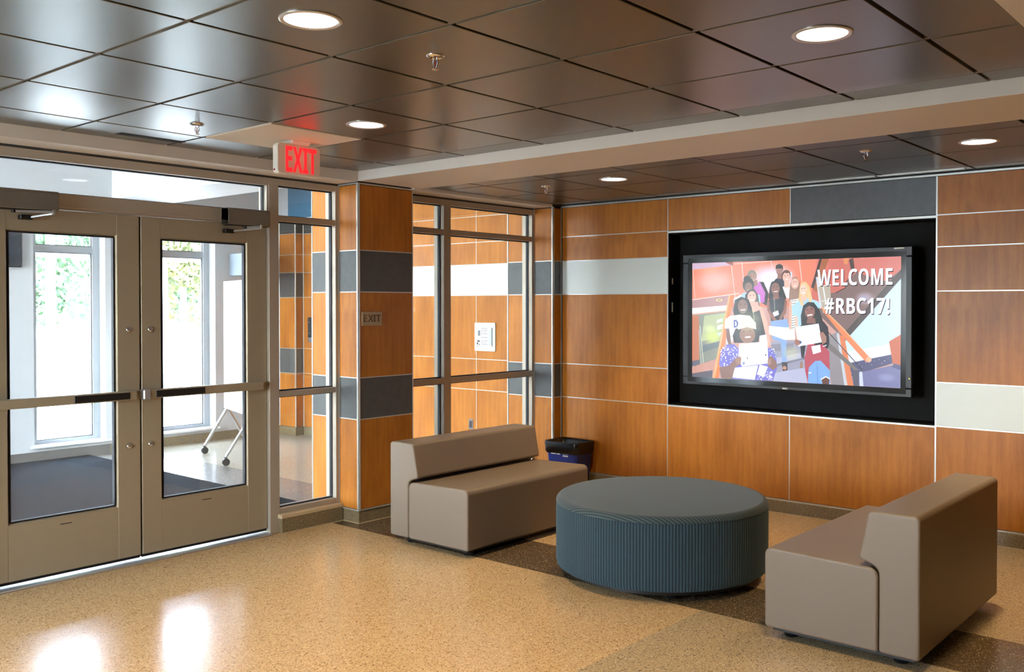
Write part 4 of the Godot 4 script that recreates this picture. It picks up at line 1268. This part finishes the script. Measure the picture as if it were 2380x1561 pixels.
	poly(im, rgb(40, 40, 56), [[415, 111], [435, 85], [457, 74], [485, 83], [509, 122], [506, 160], [422, 147]])
	poly(im, rgb(146, 104, 92), [[447, 62], [465, 63], [465, 85], [443, 82]])
	oval(im, rgb(158, 116, 108), 454, 46, 16, 22, 0)
	poly(im, rgb(36, 30, 30), [[435, 43], [437, 22], [454, 16], [470, 24], [472, 50], [467, 36], [450, 37], [440, 36]])
	stroke(im, rgb(70, 50, 48), 445, 65, 463, 65, 2)
	poly(im, rgb(205, 215, 225), [[502, 54], [514, 54], [515, 77], [504, 76]])
	poly(im, rgb(236, 236, 240), [[461, 124], [499, 109], [519, 122], [513, 173], [468, 173]])
	poly(im, rgb(228, 180, 162), [[477, 95], [502, 93], [506, 122], [478, 125]])
	oval(im, rgb(96, 66, 58), 486, 70, 22, 26, 0.2)
	oval(im, rgb(230, 180, 166), 488, 76, 18, 23, 0.1)
	stroke(im, rgb(250, 240, 240), 484, 88, 496, 85, 3)
	stroke(im, rgb(60, 40, 40), 478, 71, 484, 70, 2)
	stroke(im, rgb(60, 40, 40), 492, 68, 497, 68, 2)
	oval(im, rgb(100, 70, 60), 490, 52, 11, 7, 0)
	poly(im, rgb(36, 32, 40), [[354, 95], [376, 97], [402, 153], [391, 206], [367, 192]])
	poly(im, rgb(190, 96, 186), [[315, 110], [358, 97], [385, 146], [380, 191], [329, 192]])
	poly(im, rgb(148, 112, 100), [[311, 86], [344, 87], [347, 110], [318, 120]])
	oval(im, rgb(120, 116, 104), 317, 68, 24, 28, 0)
	oval(im, rgb(168, 132, 120), 320, 75, 18, 21, 0)
	stroke(im, rgb(235, 220, 210), 315, 88, 329, 87, 2.5)
	stroke(im, rgb(50, 40, 40), 309, 69, 315, 69, 2)
	stroke(im, rgb(50, 40, 40), 323, 68, 329, 67, 2)
	poly(im, rgb(160, 196, 222), [[252, 172], [271, 146], [315, 139], [358, 156], [362, 192], [264, 186]])
	oval(im, rgb(44, 40, 38), 299, 109, 29, 34, 0)
	oval(im, rgb(44, 40, 38), 293, 83, 19, 17, 0)
	oval(im, rgb(132, 102, 88), 300, 119, 19, 22, 0)
	stroke(im, rgb(235, 225, 215), 293, 133, 307, 132, 2.5)
	stroke(im, rgb(30, 25, 25), 290, 114, 296, 113, 2)
	stroke(im, rgb(30, 25, 25), 305, 113, 310, 112, 2)
	poly(im, rgb(70, 52, 50), [[282, 159], [300, 133], [329, 128], [347, 153], [358, 212], [376, 225], [358, 238], [293, 226]])
	poly(im, rgb(44, 42, 44), [[304, 226], [347, 206], [380, 238], [395, 343], [337, 348], [315, 292]])
	poly(im, rgb(216, 168, 152), [[308, 192], [347, 186], [358, 225], [322, 239]])
	oval(im, rgb(222, 176, 160), 317, 166, 22, 28, 0)
	stroke(im, rgb(250, 240, 235), 308, 180, 328, 180, 4)
	stroke(im, rgb(50, 40, 40), 306, 158, 313, 157, 2.5)
	stroke(im, rgb(50, 40, 40), 322, 157, 329, 156, 2.5)
	poly(im, rgb(222, 170, 152), [[350, 206], [369, 212], [395, 278], [413, 382], [400, 395], [387, 343], [373, 284]])
	stroke(im, rgb(210, 220, 180), 322, 212, 329, 272, 2)
	poly(im, rgb(240, 240, 248), [[355, 344], [390, 337], [396, 369], [358, 374]])
	poly(im, rgb(26, 24, 26), [[407, 120], [415, 98], [435, 90], [461, 102], [477, 141], [489, 173], [471, 180], [415, 186], [401, 173]])
	poly(im, rgb(40, 38, 46), [[395, 186], [422, 163], [457, 160], [486, 173], [477, 238], [474, 277], [415, 277], [405, 238]])
	poly(im, rgb(142, 96, 84), [[394, 186], [405, 183], [408, 225], [436, 264], [450, 277], [441, 285], [415, 264], [395, 225]])
	poly(im, rgb(142, 96, 84), [[482, 173], [492, 186], [487, 238], [457, 277], [446, 303], [438, 297], [457, 257], [474, 225]])
	poly(im, rgb(132, 88, 76), [[426, 153], [450, 152], [454, 173], [422, 179]])
	oval(im, rgb(132, 88, 78), 435, 129, 21, 29, 0)
	stroke(im, rgb(250, 245, 245), 426, 142, 446, 140, 4)
	stroke(im, rgb(30, 20, 20), 424, 121, 431, 120, 2.5)
	stroke(im, rgb(30, 20, 20), 439, 119, 446, 118, 2.5)
	stroke(im, rgb(190, 200, 180), 429, 173, 432, 232, 2)
	poly(im, rgb(246, 248, 252), [[421, 237], [448, 226], [453, 246], [429, 255]])
	poly(im, rgb(134, 166, 214), [[410, 277], [491, 264], [506, 315], [489, 380], [491, 461], [469, 462], [461, 368], [422, 362]])
	poly(im, rgb(46, 36, 36), [[466, 462], [494, 461], [494, 496], [473, 501]])
	oval(im, rgb(190, 140, 120), 481, 487, 10, 9, 0)
	stroke(im, rgb(30, 24, 24), 470, 477, 492, 474, 5)
	poly(im, rgb(250, 252, 255), [[403, 298], [485, 304], [528, 301], [531, 358], [482, 360], [405, 336]])
	stroke(im, rgb(205, 214, 226), 482, 306, 482, 358, 2)
	poly(im, rgb(150, 118, 100), [[507, 109], [519, 78], [536, 76], [552, 103], [554, 173], [547, 212], [499, 205], [502, 147]])
	poly(im, rgb(226, 226, 222), [[507, 180], [547, 173], [542, 250], [527, 321], [506, 315]])
	stroke(im, rgb(60, 56, 60), 510, 186, 539, 181, 1.6)
	stroke(im, rgb(60, 56, 60), 510, 197, 539, 192, 1.6)
	stroke(im, rgb(60, 56, 60), 510, 208, 539, 203, 1.6)
	stroke(im, rgb(60, 56, 60), 510, 219, 539, 214, 1.6)
	stroke(im, rgb(60, 56, 60), 510, 230, 539, 225, 1.6)
	stroke(im, rgb(60, 56, 60), 510, 241, 539, 236, 1.6)
	stroke(im, rgb(60, 56, 60), 510, 252, 539, 246, 1.6)
	stroke(im, rgb(60, 56, 60), 510, 263, 539, 257, 1.6)
	stroke(im, rgb(60, 56, 60), 510, 274, 539, 268, 1.6)
	stroke(im, rgb(60, 56, 60), 510, 285, 539, 279, 1.6)
	stroke(im, rgb(60, 56, 60), 510, 296, 539, 290, 1.6)
	stroke(im, rgb(60, 56, 60), 510, 307, 539, 301, 1.6)
	poly(im, rgb(220, 172, 152), [[502, 186], [513, 186], [514, 289], [512, 315], [501, 309]])
	oval(im, rgb(222, 178, 160), 529, 106, 18, 24, 0)
	stroke(im, rgb(250, 242, 238), 522, 118, 537, 117, 3)
	stroke(im, rgb(60, 40, 40), 521, 100, 526, 99, 2)
	stroke(im, rgb(60, 40, 40), 532, 99, 537, 98, 2)
	poly(im, rgb(222, 186, 130), [[551, 128], [560, 100], [581, 99], [599, 123], [611, 174], [598, 193], [561, 205], [547, 186]])
	poly(im, rgb(168, 206, 240), [[515, 205], [554, 180], [594, 171], [638, 186], [651, 212], [594, 237], [551, 321], [535, 302], [531, 250], [516, 244]])
	poly(im, rgb(232, 186, 166), [[554, 164], [581, 161], [584, 183], [557, 186]])
	oval(im, rgb(238, 196, 176), 569, 135, 17, 26, 0)
	poly(im, rgb(226, 192, 140), [[552, 148], [560, 173], [574, 205], [559, 205], [548, 173]])
	poly(im, rgb(226, 192, 140), [[587, 122], [611, 174], [601, 199], [592, 173]])
	stroke(im, rgb(252, 244, 240), 560, 149, 577, 148, 3.5)
	stroke(im, rgb(70, 50, 40), 560, 130, 566, 129, 2)
	stroke(im, rgb(70, 50, 40), 573, 129, 578, 128, 2)
	poly(im, rgb(232, 186, 166), [[531, 250], [543, 257], [544, 308], [532, 308]])
	poly(im, rgb(24, 22, 26), [[558, 250], [569, 205], [591, 189], [618, 191], [644, 224], [661, 275], [668, 312], [635, 319], [561, 295]])
	poly(im, rgb(30, 28, 38), [[631, 281], [664, 275], [684, 300], [691, 369], [669, 433], [651, 433], [621, 377]])
	poly(im, rgb(30, 28, 38), [[547, 302], [574, 282], [581, 378], [573, 442], [561, 436]])
	poly(im, rgb(178, 64, 84), [[591, 377], [661, 376], [690, 406], [693, 494], [651, 452], [622, 459], [595, 492], [592, 547], [579, 493], [576, 435]])
	poly(im, rgb(120, 166, 228), [[597, 479], [625, 450], [651, 447], [693, 488], [696, 554], [592, 556], [593, 505]])
	poly(im, rgb(98, 60, 52), [[655, 528], [675, 517], [692, 529], [689, 554], [662, 556]])
	stroke(im, rgb(240, 245, 250), 652, 531, 675, 517, 5)
	stroke(im, rgb(240, 245, 250), 675, 517, 693, 526, 5)
	stroke(im, rgb(240, 245, 250), 595, 505, 608, 502, 5)
	stroke(im, rgb(80, 120, 190), 635, 459, 638, 554, 2.5)
	poly(im, rgb(128, 84, 74), [[588, 263], [624, 259], [628, 284], [584, 285]])
	oval(im, rgb(138, 90, 80), 600, 229, 24, 35, 0)
	poly(im, rgb(24, 22, 26), [[573, 237], [575, 205], [598, 191], [624, 205], [628, 243], [620, 215], [598, 205], [581, 215]])
	stroke(im, rgb(252, 248, 248), 588, 249, 612, 245, 6)
	stroke(im, rgb(24, 16, 16), 582, 223, 592, 223, 3)
	stroke(im, rgb(24, 16, 16), 604, 220, 614, 219, 3)
	stroke(im, rgb(100, 60, 56), 597, 229, 596, 237, 2)
	poly(im, rgb(252, 253, 255), [[531, 301], [641, 284], [657, 366], [547, 388]])
	stroke(im, rgb(210, 216, 228), 571, 370, 645, 357, 2.5)
	oval(im, rgb(80, 90, 140), 555, 369, 7, 7, 0)
	stroke(im, rgb(226, 230, 236), 554, 327, 628, 314, 2)
	poly(im, rgb(158, 110, 98), [[645, 325], [661, 320], [677, 341], [677, 366], [658, 376], [654, 357]])
	poly(im, rgb(158, 110, 98), [[532, 356], [551, 359], [554, 380], [537, 385], [528, 373]])
	stroke(im, rgb(235, 235, 235), 661, 385, 678, 378, 4)
	poly(im, rgb(246, 250, 255), [[607, 386], [648, 377], [653, 409], [616, 421]])
	stroke(im, rgb(20, 20, 24), 621, 380, 645, 376, 3)
	poly(im, rgb(150, 110, 90), [[558, 455], [566, 454], [568, 484], [553, 484]])
	poly(im, rgb(34, 32, 34), [[221, 226], [230, 179], [264, 164], [300, 176], [318, 219], [322, 259], [227, 259]])
	poly(im, rgb(232, 236, 246), [[180, 270], [204, 254], [256, 247], [308, 252], [338, 285], [340, 324], [256, 333], [234, 326], [201, 415], [185, 381], [191, 327], [176, 310]])
	poly(im, rgb(118, 82, 72), [[183, 314], [200, 313], [212, 381], [221, 400], [204, 414], [189, 368]])
	oval(im, rgb(128, 94, 84), 271, 209, 26, 33, 0)
	stroke(im, rgb(252, 250, 245), 259, 226, 284, 224, 5)
	stroke(im, rgb(30, 20, 20), 255, 199, 264, 198, 3)
	stroke(im, rgb(30, 20, 20), 278, 198, 287, 197, 3)
	poly(im, rgb(60, 70, 160), [[224, 273], [238, 271], [247, 283], [247, 296], [239, 307], [225, 308]])
	poly(im, rgb(232, 236, 246), [[231, 279], [238, 281], [240, 298], [231, 301]])
	poly(im, rgb(44, 40, 40), [[219, 347], [234, 313], [337, 305], [357, 344], [351, 374], [227, 380]])
	oval(im, rgb(146, 108, 92), 295, 340, 40, 41, 0)
	poly(im, rgb(246, 208, 214), [[244, 305], [260, 276], [293, 263], [322, 269], [338, 298], [341, 315], [293, 305], [247, 318]])
	poly(im, rgb(250, 224, 226), [[278, 283], [315, 278], [316, 293], [283, 297]])
	stroke(im, rgb(255, 252, 248), 283, 353, 312, 350, 7)
	stroke(im, rgb(40, 28, 26), 271, 327, 281, 326, 3)
	stroke(im, rgb(40, 28, 26), 303, 324, 313, 323, 3)
	stroke(im, rgb(110, 76, 66), 293, 332, 293, 342, 2.5)
	poly(im, rgb(112, 106, 196), [[157, 416], [189, 389], [227, 386], [256, 413], [415, 398], [438, 434], [445, 485], [423, 549], [212, 552], [167, 504], [147, 487]])
	oval(im, rgb(236, 236, 252), 176, 408, 3, 2, 0)
	oval(im, rgb(236, 236, 252), 190, 412, 3, 3, 0)
	oval(im, rgb(236, 236, 252), 161, 435, 3, 3, 0)
	oval(im, rgb(236, 236, 252), 235, 469, 3, 3, 0)
	oval(im, rgb(236, 236, 252), 221, 417, 3, 3, 0)
	oval(im, rgb(236, 236, 252), 202, 423, 3, 2, 0)
	oval(im, rgb(236, 236, 252), 170, 408, 3, 3, 0)
	oval(im, rgb(236, 236, 252), 174, 483, 3, 3, 0)
	oval(im, rgb(236, 236, 252), 227, 470, 3, 3, 0)
	oval(im, rgb(236, 236, 252), 224, 415, 3, 2, 0)
	oval(im, rgb(236, 236, 252), 182, 455, 3, 3, 0)
	oval(im, rgb(236, 236, 252), 219, 475, 3, 2, 0)
	oval(im, rgb(236, 236, 252), 231, 405, 3, 2, 0)
	oval(im, rgb(236, 236, 252), 208, 459, 3, 2, 0)
	oval(im, rgb(236, 236, 252), 199, 414, 3, 3, 0)
	oval(im, rgb(236, 236, 252), 196, 406, 3, 3, 0)
	oval(im, rgb(236, 236, 252), 236, 475, 3, 3, 0)
	oval(im, rgb(236, 236, 252), 203, 425, 3, 3, 0)
	oval(im, rgb(236, 236, 252), 234, 449, 3, 2, 0)
	oval(im, rgb(236, 236, 252), 232, 474, 3, 2, 0)
	oval(im, rgb(236, 236, 252), 199, 435, 3, 3, 0)
	oval(im, rgb(236, 236, 252), 207, 437, 3, 2, 0)
	oval(im, rgb(236, 236, 252), 169, 426, 3, 3, 0)
	oval(im, rgb(236, 236, 252), 226, 401, 3, 3, 0)
	oval(im, rgb(236, 236, 252), 159, 456, 3, 3, 0)
	oval(im, rgb(236, 236, 252), 180, 447, 3, 3, 0)
	oval(im, rgb(236, 236, 252), 196, 429, 3, 3, 0)
	oval(im, rgb(236, 236, 252), 241, 414, 3, 3, 0)
	oval(im, rgb(236, 236, 252), 191, 416, 3, 3, 0)
	oval(im, rgb(236, 236, 252), 210, 423, 3, 2, 0)
	oval(im, rgb(236, 236, 252), 186, 466, 3, 3, 0)
	oval(im, rgb(236, 236, 252), 183, 449, 3, 3, 0)
	oval(im, rgb(236, 236, 252), 233, 406, 3, 3, 0)
	oval(im, rgb(236, 236, 252), 161, 420, 3, 2, 0)
	oval(im, rgb(236, 236, 252), 221, 453, 3, 3, 0)
	oval(im, rgb(236, 236, 252), 176, 429, 3, 2, 0)
	oval(im, rgb(236, 236, 252), 171, 440, 3, 3, 0)
	oval(im, rgb(236, 236, 252), 159, 463, 3, 2, 0)
	oval(im, rgb(236, 236, 252), 233, 483, 3, 3, 0)
	oval(im, rgb(236, 236, 252), 219, 484, 3, 3, 0)
	oval(im, rgb(236, 236, 252), 157, 425, 3, 3, 0)
	oval(im, rgb(236, 236, 252), 239, 467, 3, 2, 0)
	oval(im, rgb(236, 236, 252), 191, 484, 3, 3, 0)
	oval(im, rgb(236, 236, 252), 209, 472, 3, 2, 0)
	oval(im, rgb(236, 236, 252), 181, 416, 3, 2, 0)
	oval(im, rgb(236, 236, 252), 194, 410, 3, 3, 0)
	oval(im, rgb(236, 236, 252), 188, 486, 3, 2, 0)
	oval(im, rgb(236, 236, 252), 184, 399, 3, 3, 0)
	oval(im, rgb(236, 236, 252), 159, 414, 3, 3, 0)
	oval(im, rgb(236, 236, 252), 223, 430, 3, 3, 0)
	oval(im, rgb(236, 236, 252), 180, 407, 3, 3, 0)
	oval(im, rgb(236, 236, 252), 240, 435, 3, 3, 0)
	oval(im, rgb(236, 236, 252), 173, 404, 3, 3, 0)
	oval(im, rgb(236, 236, 252), 160, 414, 3, 3, 0)
	oval(im, rgb(236, 236, 252), 214, 411, 3, 3, 0)
	oval(im, rgb(236, 236, 252), 159, 444, 3, 2, 0)
	oval(im, rgb(236, 236, 252), 177, 489, 3, 3, 0)
	oval(im, rgb(236, 236, 252), 166, 447, 3, 3, 0)
	oval(im, rgb(236, 236, 252), 222, 434, 3, 3, 0)
	oval(im, rgb(236, 236, 252), 241, 440, 2, 2, 0)
	oval(im, rgb(236, 236, 252), 176, 436, 3, 3, 0)
	oval(im, rgb(236, 236, 252), 158, 437, 3, 3, 0)
	oval(im, rgb(236, 236, 252), 177, 479, 3, 3, 0)
	oval(im, rgb(236, 236, 252), 227, 442, 3, 3, 0)
	oval(im, rgb(236, 236, 252), 158, 422, 3, 3, 0)
	oval(im, rgb(236, 236, 252), 176, 417, 3, 3, 0)
	oval(im, rgb(236, 236, 252), 175, 478, 3, 2, 0)
	oval(im, rgb(236, 236, 252), 168, 403, 3, 3, 0)
	oval(im, rgb(236, 236, 252), 235, 448, 3, 3, 0)
	oval(im, rgb(236, 236, 252), 241, 433, 3, 3, 0)
	oval(im, rgb(236, 236, 252), 415, 532, 3, 3, 0)
	oval(im, rgb(236, 236, 252), 407, 536, 3, 3, 0)
	oval(im, rgb(236, 236, 252), 385, 511, 3, 3, 0)
	oval(im, rgb(236, 236, 252), 364, 543, 3, 3, 0)
	oval(im, rgb(236, 236, 252), 415, 543, 3, 2, 0)
	oval(im, rgb(236, 236, 252), 373, 534, 3, 3, 0)
	oval(im, rgb(236, 236, 252), 408, 532, 3, 3, 0)
	oval(im, rgb(236, 236, 252), 409, 527, 3, 3, 0)
	oval(im, rgb(236, 236, 252), 397, 534, 3, 3, 0)
	oval(im, rgb(236, 236, 252), 368, 545, 3, 2, 0)
	oval(im, rgb(236, 236, 252), 419, 509, 3, 3, 0)
	oval(im, rgb(236, 236, 252), 421, 544, 2, 2, 0)
	oval(im, rgb(236, 236, 252), 398, 509, 3, 2, 0)
	oval(im, rgb(236, 236, 252), 415, 511, 3, 3, 0)
	oval(im, rgb(236, 236, 252), 420, 532, 3, 3, 0)
	oval(im, rgb(236, 236, 252), 352, 516, 3, 2, 0)
	oval(im, rgb(236, 236, 252), 396, 530, 2, 2, 0)
	oval(im, rgb(236, 236, 252), 404, 543, 3, 3, 0)
	oval(im, rgb(236, 236, 252), 364, 509, 3, 2, 0)
	oval(im, rgb(236, 236, 252), 417, 507, 3, 2, 0)
	oval(im, rgb(236, 236, 252), 413, 511, 3, 3, 0)
	oval(im, rgb(236, 236, 252), 409, 537, 2, 3, 0)
	oval(im, rgb(236, 236, 252), 414, 528, 2, 3, 0)
	oval(im, rgb(236, 236, 252), 414, 514, 2, 3, 0)
	oval(im, rgb(236, 236, 252), 398, 520, 3, 3, 0)
	oval(im, rgb(236, 236, 252), 415, 537, 2, 2, 0)
	oval(im, rgb(236, 236, 252), 383, 528, 3, 3, 0)
	oval(im, rgb(236, 236, 252), 350, 511, 3, 2, 0)
	oval(im, rgb(236, 236, 252), 392, 527, 3, 2, 0)
	oval(im, rgb(236, 236, 252), 413, 530, 2, 3, 0)
	oval(im, rgb(236, 236, 252), 358, 523, 3, 3, 0)
	oval(im, rgb(236, 236, 252), 405, 527, 3, 3, 0)
	oval(im, rgb(236, 236, 252), 349, 542, 2, 3, 0)
	oval(im, rgb(236, 236, 252), 410, 510, 3, 3, 0)
	oval(im, rgb(236, 236, 252), 389, 522, 2, 3, 0)
	oval(im, rgb(236, 236, 252), 407, 519, 3, 3, 0)
	oval(im, rgb(236, 236, 252), 365, 528, 3, 2, 0)
	oval(im, rgb(236, 236, 252), 420, 510, 3, 2, 0)
	oval(im, rgb(236, 236, 252), 356, 533, 3, 3, 0)
	oval(im, rgb(236, 236, 252), 414, 526, 3, 3, 0)
	oval(im, rgb(236, 236, 252), 417, 452, 3, 3, 0)
	oval(im, rgb(236, 236, 252), 428, 405, 3, 3, 0)
	oval(im, rgb(236, 236, 252), 431, 413, 3, 2, 0)
	oval(im, rgb(236, 236, 252), 413, 451, 2, 3, 0)
	oval(im, rgb(236, 236, 252), 417, 449, 2, 2, 0)
	oval(im, rgb(236, 236, 252), 408, 453, 3, 3, 0)
	oval(im, rgb(236, 236, 252), 408, 411, 3, 2, 0)
	oval(im, rgb(236, 236, 252), 419, 421, 3, 3, 0)
	oval(im, rgb(236, 236, 252), 420, 455, 3, 2, 0)
	oval(im, rgb(236, 236, 252), 426, 402, 3, 2, 0)
	oval(im, rgb(236, 236, 252), 413, 434, 3, 2, 0)
	oval(im, rgb(236, 236, 252), 419, 444, 2, 2, 0)
	oval(im, rgb(236, 236, 252), 418, 406, 3, 3, 0)
	oval(im, rgb(236, 236, 252), 411, 452, 3, 2, 0)
	oval(im, rgb(236, 236, 252), 414, 447, 3, 2, 0)
	oval(im, rgb(236, 236, 252), 435, 438, 3, 2, 0)
	poly(im, rgb(134, 96, 84), [[148, 498], [197, 489], [242, 447], [262, 453], [264, 476], [234, 494], [216, 549], [159, 548]])
	poly(im, rgb(134, 96, 84), [[397, 448], [415, 434], [441, 460], [444, 486], [423, 499], [399, 481]])
	poly(im, rgb(252, 254, 255), [[253, 384], [396, 369], [401, 469], [268, 490], [248, 453]])
	stroke(im, rgb(206, 212, 224), 293, 468, 391, 454, 2.5)
	oval(im, rgb(150, 160, 196), 276, 474, 8, 8, 0)
	oval(im, rgb(60, 60, 90), 296, 449, 3, 3, 0)
	oval(im, rgb(60, 60, 90), 388, 431, 3, 4, 0)
	poly(im, rgb(158, 118, 104), [[230, 454], [256, 441], [265, 451], [262, 473], [242, 483]])
	poly(im, rgb(158, 118, 104), [[397, 455], [415, 445], [416, 474], [399, 479]])
	poly(im, rgb(250, 252, 255), [[231, 497], [350, 480], [333, 548], [218, 543]])
	poly(im, rgb(250, 252, 255), [[358, 476], [399, 486], [379, 532], [344, 523]])
	haze(im, rgb(212, 224, 170), 300, 279, 108, 73, 0.38)  # greenish entrance reflections on the screen glass, painted over the people
	haze(im, rgb(216, 220, 160), 513, 418, 55, 45, 0.4)
	im.resize(700, 385, Image.INTERPOLATE_LANCZOS)
	return tex(im)
const DOWNLIGHT := 4.2

func build_view() -> void:
	var cam := Camera3D.new()
	cam.name = "camera"
	add_child(cam)
	cam.projection = Camera3D.PROJECTION_FRUSTUM
	cam.near = 0.05
	cam.far = 400.0
	var f := 2185.073            # focal length in pixels of the 2380 x 1561 frame
	cam.size = 1561.0 / f * cam.near
	cam.frustum_offset = Vector2((1190.0 - 1266.308) / f, -(780.5 - 742.5495) / f) * cam.near
	cam.position = Vector3(0, EYE, 0)
	cam.rotation = Vector3(-0.0152115, 0.69378518, 0.0)
	cam.current = true
	var e := Environment.new()
	e.background_mode = Environment.BG_SKY
	var sky := ProceduralSkyMaterial.new()
	sky.sky_top_color = Color(0.72, 0.81, 0.92)
	sky.sky_horizon_color = Color(0.93, 0.97, 0.97)
	sky.ground_bottom_color = Color(0.6, 0.62, 0.62)
	sky.ground_horizon_color = Color(0.8, 0.84, 0.86)
	sky.sky_energy_multiplier = 5.5
	sky.ground_energy_multiplier = 4.0
	e.sky = Sky.new()
	e.sky.sky_material = sky
	e.tonemap_mode = Environment.TONE_MAPPER_LINEAR
	e.tonemap_exposure = 1.0
	e.sdfgi_enabled = true
	e.ssao_enabled = true
	e.ssil_enabled = true
	var we := WorldEnvironment.new()
	we.name = "environment"
	we.environment = e
	add_child(we)
	var sun := DirectionalLight3D.new()
	sun.name = "sun"
	sun.light_color = Color(1.0, 0.95, 0.86)
	sun.light_energy = 5.0
	sun.light_angular_distance = 0.6
	sun.shadow_enabled = true
	sun.sky_mode = DirectionalLight3D.SKY_MODE_LIGHT_ONLY
	add_child(sun)
	sun.rotation = Vector3(deg_to_rad(-52), deg_to_rad(100), 0)   # from behind the lobby, onto the trees

func _ready() -> void:
	rng.seed = 12
	build_view()
	make_materials()
	build_floor()
	build_screen_wall()
	build_columns()
	build_entrance_wall()
	build_other_walls()
	build_ceiling()
	build_windows()
	build_entrance()
	build_vestibule()
	build_outside()
	build_benches()
	build_ottoman()
	build_bin()
	build_lights()
	build_sprinklers()
	build_vents()
	build_signs()
	build_television()
